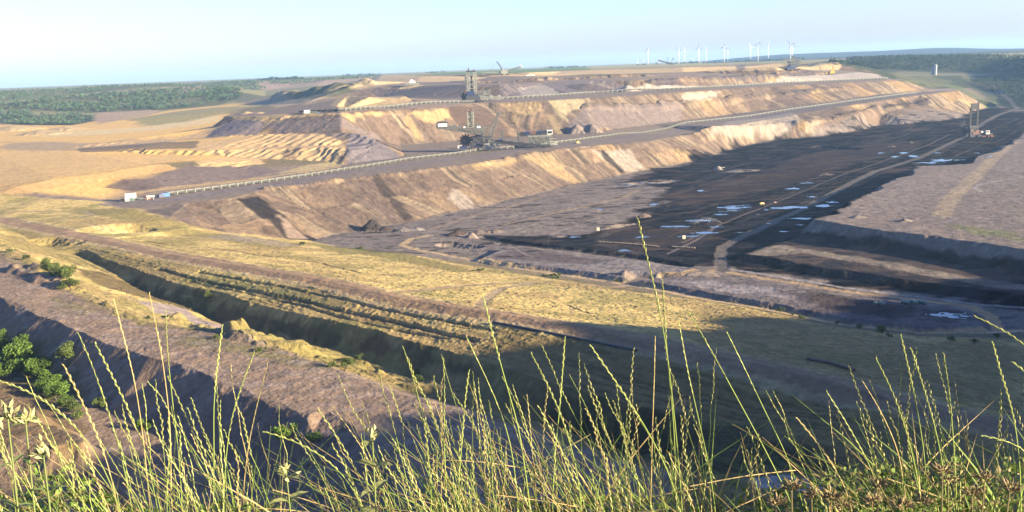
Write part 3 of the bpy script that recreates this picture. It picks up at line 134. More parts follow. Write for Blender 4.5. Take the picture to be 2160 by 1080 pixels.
LAYOUT['CONV1'] = [[-312.7,1540.2,-56.9],[-245.3,1510.8,-55.4],[-161.6,1614.9,-54.8],[-74.8,1699.7,-55.9],[-39.6,1798.6,-56.5],[45.4,1838.1,-56],[167.8,1933.7,-55.5],[346.8,1993.1,-56.1],[575.7,2153.8,-57.4],[734.8,2231.5,-58.1],[859,2285.2,-58.9]]
LAYOUT['CONV2'] = [[-333.5,976.2,-110.6],[-281.5,1037.4,-110.5],[-239.8,1088.6,-110.4],[-192.1,1154,-110.1],[-128.6,1246.6,-109.1],[-40.9,1351.5,-109.4],[12.2,1377.9,-109.1],[66.5,1425.4,-108.9],[154.4,1516.5,-108.5],[295.9,1702.7,-105.9],[471,1801.1,-98.8],[625.5,1896.7,-90.6],[819.6,2026.6,-82.9]]
LAYOUT['SPOTS'] = {"ex_mid":[-26.3,1351,-109.3,0.6374],"loader":[44.4,1370.6,-109.1,0.6468],"ex_back":[-55.1,1753.3,-57.7,0.8274],"ex_coal":[689,1486.3,-127.8,0.7728],"spreader":[-3.4,2331.9,-17.3,1.0999],"ex_far":[654.5,2320.5,-36,1.1373],"drive_a":[-358.3,945.4,-110.7,0.4769],"drive_b":[-297.5,1524.3,-57.5,0.7326],"drive_c":[-204.2,2242,-34.6,1.0619],"roofed":[-344.6,961.5,-110.6,0.4818],"box_red":[-344.4,951.2,-110.6,0.4772],"box_navy":[-334.9,964,-110.6,0.4814],"box_blue":[-331.7,966.7,-110.6,0.4821],"silo_a":[1135.4,2708.9,-62.5,1.3855],"silo_b":[1141.5,2705.4,-63.3,1.3851],"truck_a":[248.8,984,-143.4,0.4788],"truck_b":[263.9,991.6,-143.1,0.484],"dozer":[98.2,1410,-109,0.6667],"digger":[759.5,2367.8,-45.7,1.1729],"sign_a":[76.2,867.3,-145,0.4107],"sign_b":[141.8,812.9,-145,0.3892],"huts":[58.1,2284.4,-21.4,1.0779],"crew":[-66.9,1407.8,-109,0.6648],"navy_box":[-61.2,1397.5,-109.1,0.6598],"car_a":[437.5,1189.6,-137.2,0.5979],"pond_box":[207.4,752.3,-140.5,0.3681],"pile_rig":[271.9,1301,-140.7,0.6269],"tank_yel":[118.2,748.1,-145,0.3573]}
LAYOUT['TANKS'] = [[205,553.7],[207.6,553.3],[208.9,551.9],[221.8,557.2],[222.4,555.4],[223.2,554.1],[231.9,570.2],[232.8,568.8],[227.4,552.3],[236,568.5],[237,567.1],[237.9,565.7]]
LAYOUT['IDLERS'] = [[72.8,812.7],[74.7,811.5],[76.5,810.4],[78.4,809.2],[80.3,808.1],[82.1,807],[84,805.8],[85.8,804.7],[87.7,803.6],[89.5,802.5],[91.3,801.3],[93.2,800.2],[95,799.1],[96.8,798],[98.6,796.9],[100.4,795.8],[102.2,794.7],[104,793.6],[105.8,792.5],[107.6,791.4],[109.4,790.3],[111.2,789.2],[112.9,788.1],[114.7,787.1],[116.5,786],[127,781.9],[128.7,780.9],[130.5,779.8],[132.3,778.8],[134.1,777.8],[135.8,776.8],[137.6,775.8],[139.3,774.7],[141.1,773.7],[142.8,772.7]]
LAYOUT['BUSHES'] = [[-211.2,414.7,12.2,9.9,0,"broad green bush at the front of the ravine clump","bushes in the ravine"],[-208.7,398.7,11,7.8,0,"low green bush at the left edge of the ravine clump","bushes in the ravine"],[-197.8,398.3,12.4,8.6,0,"wide green bush in the middle of the ravine clump","bushes in the ravine"],[-188.4,390.2,9.1,6.7,0,"green bush at the right front of the ravine clump","bushes in the ravine"],[-216.1,425.1,6.3,5.5,0,"rounded green bush standing highest in the ravine clump","bushes in the ravine"],[-184.1,398.2,5.4,7,1,"loose sapling at the right tip of the ravine clump","bushes in the ravine"],[-183.7,401.5,4.2,5,1,"thin sapling leaning out behind the ravine clump","bushes in the ravine"],[-230.9,439.8,4.2,4.6,0,"small bush at the left border above the ravine clump","bushes in the ravine"],[-228.4,431.4,6.8,6.8,0,"bush cut by the left border beside the ravine clump","bushes in the ravine"],[-178.2,373.5,7.2,6.4,0,"green bush at the foot of the small bare hill","bushes in the ravine"],[-171.8,364.8,5.6,4.4,0,"lower bush against the slope of the bare hill","bushes in the ravine"],[-186.4,381.4,7.4,5.6,0,"bush between the ravine clump and the bare hill","bushes in the ravine"],[-166.4,358.4,6.7,4.1,1,"yellowish tuft below the ravine clump on the bare hill","bushes in the ravine"],[-160.6,350.8,5.5,3.3,1,"small tuft lowest on the edge of the bare hill","bushes in the ravine"],[-157.8,363.3,4.9,4.1,1,"small bush in the shaded ravine right of the bare hill","bushes in the ravine"],[-132.1,340.7,6.4,4.2,0,"bush in the shaded ravine behind the left grass stalks","bushes in the ravine"],[-74.6,304.2,7.7,4.1,0,"dark bush in the deep shade under the cliff end","bushes in the ravine"],[-64.1,296.6,5.3,3.5,0,"dark bush right of the one under the cliff end","bushes in the ravine"],[-258,546.1,7.4,5.7,2,"bright green shrub first on the crest beside the channel","shrubs along the crest"],[-247.3,530.8,7.2,5.5,2,"green shrub second along the crest beside the channel","shrubs along the crest"],[-235.9,515,6.9,6.4,2,"larger green shrub in the crest row beside the channel","shrubs along the crest"],[-229.5,507.9,6.8,6.8,2,"tallest green shrub in the crest row beside the channel","shrubs along the crest"],[-221.4,492.3,6.1,5.1,2,"green shrub at the near end of the crest row","shrubs along the crest"],[-279.3,569.6,5.4,3,2,"low shrub at the far start of the crest row","shrubs along the crest"],[-298.9,593.5,5,2.5,2,"tiny shrub by the left border above the crest row","shrubs along the crest"],[-223.5,490.1,5.1,3,2,"small shrub just below the crest row on the sand","shrubs along the crest"],[-68.8,361.2,4.5,2.8,2,"low green shrub on the sand shelf, left of three","shrubs on the sand"],[-64.7,366.2,6.3,3.9,2,"widest green shrub on the sand shelf, middle of three","shrubs on the sand"],[-63.3,387.5,3.7,2.6,2,"low green shrub on the sand shelf, right of three","shrubs on the sand"],[-42.7,404.5,5,3.5,2,"green shrub on the grassy rim above the shaded sand","shrubs on the sand"],[-36.3,359.3,3.7,2.7,2,"smaller green shrub under it on the grassy rim","shrubs on the sand"],[-164.7,441.9,2.2,1.8,2,"tiny shrub by the straw coloured cone heap","shrubs on the sand"],[-167.3,539.3,4.3,3.7,2,"shrub on the shaded bank top below the dirt road","shrubs on the sand"],[-99.8,380.6,7.4,1.5,2,"flat green scrub patch on the near sand","shrubs on the sand"],[-121.7,399.3,5.9,1.6,2,"flat scrub by the grassy heap on the near sand","shrubs on the sand"],[150.3,551.1,3.2,3.8,2,"dark sapling farthest left along the light track","saplings along the track"],[157.1,534.2,4.2,2.6,2,"round dark bush beside the light track","saplings along the track"],[155.2,544.8,2.1,1.3,2,"tiny bush between the sapling and the round bush","saplings along the track"],[179.1,506.1,2.8,3.3,2,"upright sapling in the middle of the shaded track side","saplings along the track"],[184.7,489.3,4.4,4.4,2,"biggest dark bush at the shaded track side","saplings along the track"],[172.8,522.3,2.6,2.1,2,"small dark bush left of the upright sapling","saplings along the track"],[184,477.9,3.4,1.9,2,"low dark bush right of the biggest one","saplings along the track"],[209.3,464.8,3.4,2.9,2,"dark bush near the right end of the track","saplings along the track"],[218.5,461.4,2.9,2.4,2,"small bush right of it near the track end","saplings along the track"],[236.3,474.6,2.5,3.5,2,"narrow sapling by the track at the right border","saplings along the track"],[28.3,666.3,11.3,2.8,2,"long low scrub on the meadow edge above the branch road","scrub on the meadow edge"],[22,668.5,5,1.9,2,"small scrub left of the long low one","scrub on the meadow edge"],[69.2,658.6,4.4,1.9,2,"low scrub right of the long one on the meadow edge","scrub on the meadow edge"],[-23.1,673.4,8.3,1.9,2,"flat scrub on the meadow edge near the round dirt loop","scrub on the meadow edge"],[-168.8,804.3,11.6,2.3,2,"scrub strip where the meadow meets the slope foot","scrub on the meadow edge"],[-125,817.9,11.7,2,2,"scrub strip right of it at the meadow edge","scrub on the meadow edge"]]
LAYOUT['PIPES'] = [["pipe","long dark pipe in the shaded grass below the dirt road, lower of the two",[[-9.6,433.3],[6.9,418.4],[26.1,402.3],[40.4,389.7],[47.7,382.6]],0.55,"pipe"],["pipe","rusty pipe lying on the dark meadow above the dirt road at the right",[[114.6,380.6],[120.7,372.2],[127,362.3]],0.6,"rust"]]
LAYOUT['TURB'] = [[887,6317,70],[952,5580,64],[1127,6400,55],[994,5231,61],[1296,6565,58],[1124,5231,58],[1219,5580,57],[1521,6317,64],[1203,4852,56],[1416,5489,61],[1358,4852,54],[1626,5772,59]]
LAYOUT['TURB_FAR'] = [[1171,9000,1],[1221,9000,-3],[1363,9000,4],[1668,9000,0]]
LAYOUT['WOODS'] = [["lower_wood",[[-1504,2448],[-1299,2613],[-1235,2632],[-1168,2516],[-1089,2545],[-1004,2475],[-934,2311],[-916,2134],[-1054,2238],[-1204,2416],[-1489,2422]],700,11],["bluff_wood",[[-1661,2613],[-1363,2748],[-1203,2879],[-1030,3015],[-880,2935],[-912,3503],[-702,2702],[-744,2632],[-864,2574],[-943,2536],[-1047,2589],[-1189,2639],[-1330,2677],[-1610,2531]],1900,11],["upper_wood",[[-2227,3512],[-1572,3178],[-1466,3516],[-1263,3789],[-968,3972],[-924,3788],[-946,3600],[-1147,3440],[-1373,3289],[-1403,2830],[-1696,2670]],1300,11],["quarry_wood",[[-922,3508],[-962,3872],[-833,3858],[-664,3917],[-530,4154],[-490,3839],[-628,3706],[-702,3550],[-852,3631],[-784,3335],[-787,3101]],420,11],["right_wood",[[813,2574],[1227,3594],[1431,3690],[1467,3529],[1560,3375],[1454,2533],[1313,2281],[1341,2631],[1370,2844],[1201,2885],[1084,2861],[878,2571]],2600,14],["valley_wood",[[1190,2622],[1304,2680],[1271,2208],[1017,1760],[1034,2022],[1106,2247],[1120,2357]],700,9]]
LAYOUT['TREELINE'] = [[-1180,4892,-836,4237],[-1043,6517,-772,6280],[-408,5500,-305,5500],[238,5995,473,5981],[321,5991,418,5985],[716,5500,805,5500],[856,5500,1035,5500],[971,5500,1137,5500],[1187,5324,1440,5391],[1326,5337,1545,5239]]
LAYOUT['STALKS'] = [[[-1.073,2.9,-0.612],[-1.063,2.9,-0.718],[-1.053,2.9,-0.828],[-1.052,2.9,-1.029],[-1.077,2.9,-1.304]],[[-1.22,3,-0.651],[-1.205,3,-0.754],[-1.185,3,-0.891],[-1.177,3,-1.061],[-1.18,3,-1.347]],[[-1.1,3.1,-0.715],[-1.109,3.1,-0.815],[-1.11,3.1,-0.989],[-1.107,3.1,-1.198],[-1.115,3.1,-1.396]],[[-1.207,2.7,-0.676],[-1.18,2.7,-0.756],[-1.161,2.7,-0.853],[-1.13,2.7,-0.994],[-1.113,2.7,-1.21]],[[-1.207,2.8,-0.731],[-1.17,2.8,-0.829],[-1.128,2.8,-0.946],[-1.088,2.8,-1.094],[-1.07,2.8,-1.258]],[[-0.866,2.9,-0.719],[-0.89,2.9,-0.827],[-0.916,2.9,-0.96],[-0.929,2.9,-1.125],[-0.949,2.9,-1.31]],[[-0.806,3,-0.833],[-0.854,3,-0.935],[-0.902,3,-1.057],[-0.929,3,-1.197],[-0.951,3,-1.356]],[[-0.793,3.1,-0.899],[-0.833,3.1,-1.016],[-0.876,3.1,-1.159],[-0.903,3.1,-1.289],[-0.918,3.1,-1.404]],[[-1.212,2.6,-0.736],[-1.186,2.6,-0.806],[-1.153,2.6,-0.901],[-1.122,2.6,-1.025],[-1.111,2.6,-1.163]],[[-1.387,2.6,-0.775],[-1.313,2.6,-0.8],[-1.244,2.6,-0.857],[-1.165,2.6,-0.954],[-1.116,2.6,-1.094],[-1.105,2.6,-1.164]],[[-0.721,2.7,-0.983],[-0.636,2.7,-1.012],[-0.559,2.7,-1.06],[-0.49,2.7,-1.135],[-0.45,2.7,-1.237]],[[-0.336,2.9,-0.806],[-0.312,2.9,-0.895],[-0.29,2.9,-1.015],[-0.276,2.9,-1.152],[-0.279,2.9,-1.338]],[[-0.225,3,-0.876],[-0.226,3,-0.991],[-0.236,3,-1.131],[-0.237,3,-1.258],[-0.24,3,-1.386]],[[-0.146,3,-0.918],[-0.166,3,-1.025],[-0.179,3,-1.149],[-0.196,3,-1.275],[-0.204,3,-1.387]],[[-0.139,2.8,-0.76],[-0.102,2.8,-0.851],[-0.058,2.8,-0.96],[-0.022,2.8,-1.093],[-0.009,2.8,-1.302]],[[-0.091,2.9,-0.656],[-0.068,2.9,-0.773],[-0.036,2.9,-0.921],[0.001,2.9,-1.072],[0.028,2.9,-1.35]],[[0.047,3,-0.872],[0.095,3,-0.974],[0.143,3,-1.1],[0.177,3,-1.243],[0.192,3,-1.404]],[[0.149,2.9,-0.796],[0.139,2.9,-0.899],[0.125,2.9,-1.032],[0.106,2.9,-1.168],[0.093,2.9,-1.353]],[[0.215,2.8,-0.795],[0.282,2.8,-0.902],[0.356,2.8,-1.021],[0.424,2.8,-1.156],[0.479,2.8,-1.323]],[[0.371,2.9,-0.447],[0.401,2.9,-0.59],[0.433,2.9,-0.72],[0.456,2.9,-0.882],[0.476,2.9,-1.092],[0.496,2.9,-1.37]],[[0.471,3.1,-0.678],[0.477,3.1,-0.817],[0.488,3.1,-0.974],[0.504,3.1,-1.167],[0.511,3.1,-1.464]],[[0.506,3,-0.789],[0.528,3,-0.93],[0.56,3,-1.085],[0.597,3,-1.26],[0.619,3,-1.422]],[[0.497,2.8,-0.705],[0.558,2.8,-0.813],[0.633,2.8,-0.96],[0.71,2.8,-1.109],[0.775,2.8,-1.245],[0.818,2.8,-1.337]],[[0.653,3,-0.828],[0.708,3,-0.945],[0.775,3,-1.094],[0.844,3,-1.239],[0.907,3,-1.434]],[[0.843,2.9,-1.077],[0.917,2.9,-1.171],[0.985,2.9,-1.281],[1.024,2.9,-1.392]],[[0.965,3,-1.032],[1.029,3,-1.136],[1.1,3,-1.265],[1.165,3,-1.444]],[[1.078,3,-1.006],[1.14,3,-1.109],[1.197,3,-1.237],[1.234,3,-1.447]],[[1.079,2.9,-0.9],[1.136,2.9,-1.013],[1.184,2.9,-1.151],[1.217,2.9,-1.275],[1.237,2.9,-1.401]],[[1.191,3,-0.858],[1.217,3,-0.958],[1.251,3,-1.098],[1.28,3,-1.256],[1.299,3,-1.45]],[[1.266,3.1,-0.935],[1.31,3.1,-1.063],[1.358,3.1,-1.218],[1.387,3.1,-1.35],[1.405,3.1,-1.501]],[[1.238,2.8,-0.862],[1.261,2.8,-0.985],[1.275,2.8,-1.102],[1.288,2.8,-1.221],[1.298,2.8,-1.357]],[[1.427,2.9,-0.862],[1.459,2.9,-0.967],[1.503,2.9,-1.089],[1.528,2.9,-1.227],[1.546,2.9,-1.414]],[[1.275,2.7,-0.728],[1.349,2.7,-0.763],[1.424,2.7,-0.813],[1.517,2.7,-0.92],[1.61,2.7,-1.323]],[[1.336,2.6,-0.832],[1.376,2.6,-0.854],[1.425,2.6,-0.925],[1.498,2.6,-1.272]],[[1.263,2.6,-1.038],[1.328,2.6,-1.054],[1.395,2.6,-1.08],[1.472,2.6,-1.271]],[[0.461,3.2,-0.89],[0.456,3.2,-1.036],[0.448,3.2,-1.202],[0.437,3.2,-1.507]]]
LAYOUT['WEEDS'] = [[-0.384,2.5,-0.932,-0.417,2.5,-1.153,0],[-0.592,2.4,-0.981,-0.596,2.4,-1.105,0],[-1.22,2.3,-0.762,-1.265,2.3,-1.017,1],[-1.23,2.4,-0.812,-1.28,2.4,-1.063,1],[-1.197,2.4,-0.895,-1.225,2.4,-1.066,1],[0.046,3.3,-1.37,0.045,3.3,-1.546,0]]
LAYOUT['UMBEL'] = [[0.66,2.3,-1.036],[0.817,2.65,-1.224],[0.676,2.5,-1.172],[0.773,2.35,-1.094],[0.921,2.7,-1.28],[0.969,2.55,-1.155],[1.072,2.4,-1.058],[1.246,2.75,-1.243],[1.245,2.6,-1.212],[1.205,2.45,-1.104],[1.194,2.3,-1.064],[1.129,2.65,-1.258],[0.932,2.5,-1.178],[0.954,2.35,-1.123]]
LAYOUT['STALK_LABELS'] = ["slender grass stalk with a straight head, tallest of the left clump","grass stalk bending left in front of the channel shore","upright grass stalk close to the right of the tallest left one","grass stalk leaning far left above the ravine bushes","grass stalk leaning left, next right of the one above the ravine bushes","upright grass stalk before the near sand plateau, right part of left clump","grass stalk leaning right out of the left clump","grass stalk leaning farthest right out of the left clump","grass stalk in front of the ravine bushes at the left","grass stalk drooping in from the left border over the bare hill","grass stalk drooping left over the dark ravine gap","first tall grass stalk left of the middle clump, leaning left","dead straight grass stalk before the grassy rim crest","short straight grass stalk right of the dead straight one","grass stalk leaning left toward the shaded channel end","tall grass stalk crossing the dirt road at the picture middle","grass stalk arching left under the dark pipe","grass stalk with upright plump head just left of the dark pipe end","grass stalk arching left below the right part of dark pipe","tallest grass stalk of all, reaching up to the coal floor","second tallest grass stalk, beside the tallest one","grass stalk right of the two tallest, rising before the dirt road","long grass stalk leaning left across the dirt road right of the tallest","grass stalk leaning left with wide head over the shaded road","short leaning grass stalk left of the right clump over dark scrub","grass stalk leaning left at the left side of the right clump","grass stalk in the right clump just inside its left edge","grass stalk leaning left before the road in the right clump","tallest grass stalk of the right clump","grass stalk right beside the tallest of the right clump","thick headed grass stalk in the middle of the right clump","grass stalk at the far right with head reaching the pond","grass stalk bowing in from the right border above the others","grass stalk tip poking in at the right border below the bowing one","grass stalk lying nearly level at the right border","thin grass stalk just left of the two tallest ones"]
LAYOUT['WEED_LABELS'] = ["leafy weed with paired pale leaves in the middle of the grass","leafy weed with pale flat leaves between the left and middle clumps","budding weed at the very left border","budding weed just right of the one at the left border","lower budding weed, third from the left border","small leafy weed low in the middle clump"]
LAYOUT['UMBEL_LABELS'] = ["dried brown flower head leftmost of the lower right group","large dried flower head right of the leftmost one","dried flower head cut low at the group bottom left","dried flower head right of the large one","small dried flower head under the right clump start","dried flower head under the left of the right clump","highest dried flower head in the right clump","dried flower head just under the highest one","dried flower head right of the highest two","pale dried flower head near the right side","dried flower head nearest the right border","low dried flower head at the bottom under the highest one","low dried flower head at bottom before the right clump","low dried flower head between two others at the bottom right"]
LAYOUT['SPRAYS'] = [["white fan of sprinkler water over the coal floor beside the dirt road",188.9,889.6,26,5,1500,-1],["small white puff of sprinkler water left of the coal floor excavator",755.9,1661.1,9,12,500,-1]]
# ------------------------------------------------------------------ noise
def _hash(ix, iy, seed):
    h = (ix.astype(np.uint32) * np.uint32(374761393) + iy.astype(np.uint32) * np.uint32(668265263) + np.uint32(seed * 1442695 + 12345))
    h = (h ^ (h >> np.uint32(13))) * np.uint32(1274126177)
    h = h ^ (h >> np.uint32(16))
    return (h & np.uint32(0xFFFFFF)).astype(np.float32) * np.float32(1 / 16777215.0)
def vnoise(x, y, seed):
    fx, fy = np.floor(x), np.floor(y)
    ix, iy = fx.astype(np.int64), fy.astype(np.int64)
    tx, ty = (x - fx).astype(np.float32), (y - fy).astype(np.float32)
    tx = tx * tx * tx * (tx * (tx * 6 - 15) + 10)
    ty = ty * ty * ty * (ty * (ty * 6 - 15) + 10)
    a, b = _hash(ix, iy, seed), _hash(ix + 1, iy, seed)
    c, d = _hash(ix, iy + 1, seed), _hash(ix + 1, iy + 1, seed)
    return (a + (b - a) * tx) * (1 - ty) + (c + (d - c) * tx) * ty
def fbm(x, y, seed, octaves=4, gain=0.55):
    s, a, t = 0.0, 1.0, 0.0
    for o in range(octaves):
        ca, sa = math.cos(o * 0.9 + 0.3), math.sin(o * 0.9 + 0.3)
        f = 2.03 ** o
        s = s + a * vnoise((x * ca - y * sa) * f + 17.3 * o, (x * sa + y * ca) * f + 9.1 * o, seed + o * 7)
        t += a
        a *= gain
    return s / t
def fbm_al(x, y, seed, octaves=4, gain=0.55):        # keeps its axes: for streaks
    s, a, t = 0.0, 1.0, 0.0
    for o in range(octaves):
        f = 2.03 ** o
        s = s + a * vnoise(x * f + 17.3 * o, y * f + 9.1 * o, seed + o * 7)
        t += a
        a *= gain
    return s / t
def sstep(a, b, x):
    t = np.clip((x - a) / (b - a), 0, 1)
    return t * t * (3 - 2 * t)
def arr(name): return np.array(LAYOUT[name], dtype=np.float64)

def seg_dist(px, py, pts, closed=False):
    """distance to a polyline, arc length of and height at the nearest point, side (+ left)"""
    p = np.asarray(pts, float)
    n = len(p)
    best = np.full(px.shape, 1e18)
    arc = np.zeros(px.shape); hz = np.zeros(px.shape); side = np.zeros(px.shape)
    s0 = 0.0
    for i in range(n if closed else n - 1):
        a, b = p[i], p[(i + 1) % n]
        dx, dy = b[0] - a[0], b[1] - a[1]
        L2 = dx * dx + dy * dy + 1e-9
        t = np.clip(((px - a[0]) * dx + (py - a[1]) * dy) / L2, 0, 1)
        qx, qy = px - a[0] - t * dx, py - a[1] - t * dy
        d2 = qx * qx + qy * qy
        m = d2 < best
        best[m] = d2[m]
        ln = math.sqrt(L2)
        arc[m] = (s0 + t * ln)[m]
        if p.shape[1] > 2: hz[m] = (a[2] + t * (b[2] - a[2]))[m]
        side[m] = np.sign(dx * qy - dy * qx)[m]
        s0 += ln
    return np.sqrt(best), arc, hz, side
def inside(px, py, pts):
    p = np.asarray(pts, float)
    r = np.zeros(px.shape, bool)
    j = len(p) - 1
    for i in range(len(p)):
        xi, yi, xj, yj = p[i][0], p[i][1], p[j][0], p[j][1]
        if yi != yj:
            r ^= ((yi > py) != (yj > py)) & (px < (xj - xi) * (py - yi) / (yj - yi) + xi)
        j = i
    return r
def near(pts, margin):
    p = np.asarray(pts, float)
    return np.nonzero((GX > p[:, 0].min() - margin) & (GX < p[:, 0].max() + margin) & (GY > p[:, 1].min() - margin) & (GY < p[:, 1].max() + margin))[0]
def poly_sd(pts, margin):
    """indices near a polygon and their signed distance (negative inside)"""
    ix = near(pts, margin)
    x, y = GX[ix], GY[ix]
    d = seg_dist(x, y, pts, True)[0]
    return ix, np.where(inside(x, y, pts), -d, d)

# ------------------------------------------------------------------ ground grid: rings round the viewpoint, closer together where detail is finer
th = list(np.arange(-28.6, 28.61, 0.056))
st, a = 0.08, 28.6
side_ = []
while a < 180:
    a += st; st = min(st * 1.09, 4.0); side_.append(min(a, 180.0))
if side_[-1] - side_[-2] < 0.5: side_.pop(-2)
TH = np.radians(np.array([-v for v in reversed(side_[:-1])] + th + side_[:-1] + [180.0]))
def geo(a, b, n): return list(np.geomspace(a, b, n, endpoint=False))
RR = np.array(geo(0.4, 8, 40) + geo(8, 200, 70) + list(np.arange(200, 500, 0.9)) + list(np.arange(500, 1000, 1.5)) + list(np.arange(1000, 2700, 3.0)) + list(np.arange(2700, 4500, 9.0)) + geo(4500, 15500, 60))
NT, NR = len(TH), len(RR)
T2, R2 = np.meshgrid(TH, RR)
GX = (R2 * np.sin(T2)).ravel(); GY = (R2 * np.cos(T2)).ravel()
GR = R2.ravel()
N = GX.size

# ------------------------------------------------------------------ base surface through the break lines projected from image pixels
LN = ['C2','LEDGE','T2','B2i','B2i2','C1','D','D2','E0','E','F','G','HB','HFL','R1b','R2t','R2b','CONE','Yt','Yb','PL','PL2','M1','FB','FM','FR','FS','Q','BK','RD','TR','RMP','MN','CF1','CF2','CF3','V1','V2','V3','V4','V5','V6']
pts, zz, eds = [], [], []
for k in LN:
    p = LAYOUT[k]
    for i, q in enumerate(p):
        pts.append(Vector((q[0], q[1]))); zz.append(q[2])
        if i: eds.append((len(pts) - 2, len(pts) - 1))
for k in ('wc', 'wb'):
    for i, q in enumerate(LAYOUT[k]):
        pts.append(Vector((q[0], q[1]))); zz.append(q[2])
        if i: eds.append((len(pts) - 2, len(pts) - 1))
for k in ('out', 'far', 'hid', 'right', 'near'):
    for q in LAYOUT[k]:
        pts.append(Vector((q[0], q[1]))); zz.append(q[2])
cv, ce, cf, ov, oe, of = delaunay_2d_cdt(pts, eds, [], 0, 0.05)
cz = []
segs = [(pts[a], pts[b], zz[a], zz[b]) for a, b in eds]
for v, o in zip(cv, ov):
    if o: cz.append(sum(zz[i] for i in o) / len(o)); continue
    best, bz = 1e18, 0
    for a, b, za, zb in segs:
        ab = b - a
        t = max(0, min(1, (v - a).dot(ab) / max(ab.length_squared, 1e-9)))
        d = (v - a - ab * t).length
        if d < best: best, bz = d, za + t * (zb - za)
    cz.append(bz)
GZ = np.full(N, -20.0)
Z2 = GZ.reshape(NR, NT)
X2, Y2 = GX.reshape(NR, NT), GY.reshape(NR, NT)
for f in cf:
    P = [(cv[i].x, cv[i].y, cz[i]) for i in f]
    xs, ys = np.array([p[0] for p in P]), np.array([p[1] for p in P])
    (x0, y0, z0), (x1, y1, z1), (x2, y2, z2) = P[:3]
    den = (y1 - y2) * (x0 - x2) + (x2 - x1) * (y0 - y2)
    if abs(den) < 1e-6: continue
    t_, _ = np.linspace(0, 1, 9), 0
    ex = np.concatenate([xs[i] + (xs[(i + 1) % 3] - xs[i]) * t_ for i in range(3)])
    ey = np.concatenate([ys[i] + (ys[(i + 1) % 3] - ys[i]) * t_ for i in range(3)])
    rr, tt = np.hypot(ex, ey), np.arctan2(ex, ey)
    dmin = math.sqrt(min(seg_dist(np.zeros(1), np.zeros(1), [(xs[i], ys[i]), (xs[(i + 1) % 3], ys[(i + 1) % 3])])[0][0] ** 2 for i in range(3)))
    wrap = tt.max() - tt.min() > math.pi
    org = inside(np.zeros(1), np.zeros(1), list(zip(xs, ys)))[0]
    i0 = 0 if org else max(0, np.searchsorted(RR, dmin) - 2); i1 = min(NR, np.searchsorted(RR, rr.max()) + 2)
    if wrap or org: j0, j1 = 0, NT
    else: j0 = max(0, np.searchsorted(TH, tt.min()) - 3); j1 = min(NT, np.searchsorted(TH, tt.max()) + 3)
    if i0 >= i1 or j0 >= j1: continue
    X, Y = X2[i0:i1, j0:j1], Y2[i0:i1, j0:j1]
    wa = ((y1 - y2) * (X - x2) + (x2 - x1) * (Y - y2)) / den
    wb = ((y2 - y0) * (X - x2) + (x0 - x2) * (Y - y2)) / den
    wc = 1 - wa - wb
    m = (wa >= -1e-5) & (wb >= -1e-5) & (wc >= -1e-5)
    zf = wa * z0 + wb * z1 + wc * z2
    sub = Z2[i0:i1, j0:j1]
    sub[m] = zf[m]
GZ = Z2.ravel()
# soften the break lines a little
def blur(a, n):
    for _ in range(n):
        b = a.copy()
        b[1:-1] = 0.25 * a[:-2] + 0.5 * a[1:-1] + 0.25 * a[2:]
        a = b.copy()
        a[:, 1:-1] = 0.25 * b[:, :-2] + 0.5 * b[:, 1:-1] + 0.25 * b[:, 2:]
    return a
GZ = blur(GZ.reshape(NR, NT), 2).ravel()
def grad_mag(z):
    z2 = z.reshape(NR, NT)
    gr = np.gradient(z2, RR, axis=0)
    gt = np.gradient(z2, TH, axis=1) / R2
    return np.hypot(gr, gt).ravel()

# ------------------------------------------------------------------ plateaus, cuts and banks
def wob(ix, sc, amp, seed): return (fbm(GX[ix] / sc, GY[ix] / sc, seed, 4) - 0.5) * 2 * amp
def raise_poly(pts, ztop, slope, sc=12, amp=4, seed=3, margin=60):
    ix, sd = poly_sd(pts, margin)
    sd = sd + wob(ix, sc, amp, seed)
    zt = ztop(ix) if callable(ztop) else ztop
    GZ[ix] = np.maximum(GZ[ix], zt - slope * np.maximum(sd, 0))
    return ix, sd
def cut_line(pts, zf, hw, slope, sc=12, amp=4, seed=5, margin=90):
    ix = near(pts, margin)
    d, s, hz, sdn = seg_dist(GX[ix], GY[ix], pts)
    d = d + wob(ix, sc, amp, seed)
    z = (hz if zf is None else zf) + slope * np.maximum(d - hw, 0)
    GZ[ix] = np.minimum(GZ[ix], z)
def bank_line(pts, h, hw, slope, sc=6, amp=1.5, seed=6):
    ix = near(pts, 40)
    d, s, hz, sdn = seg_dist(GX[ix], GY[ix], pts)
    b = np.maximum(0, h * (2.6 * fbm(s / sc, d * sdn / sc, seed, 3) - 0.4) - slope * np.maximum(d - hw, 0))
    GZ[ix] += b
raise_poly(LAYOUT['plateau'], -128.0, 0.75, 30, 8, 11, 80)
raise_poly(LAYOUT['lower_bench'], -140.5, 0.5, 15, 4, 12, 60)
raise_poly(LAYOUT['mid_strip'], -141.0, 0.55, 10, 2, 13, 40)
raise_poly(LAYOUT['low_strip'], -141.0, 0.6, 10, 2, 14, 40)
cut_line(LAYOUT['channel'], -127.0, 10, 1.1, 45, 3.5, 15)
raise_poly(LAYOUT['near_plateau'], lambda ix: -110 - 0.042 * GX[ix], 0.37, 30, 5, 16, 120)
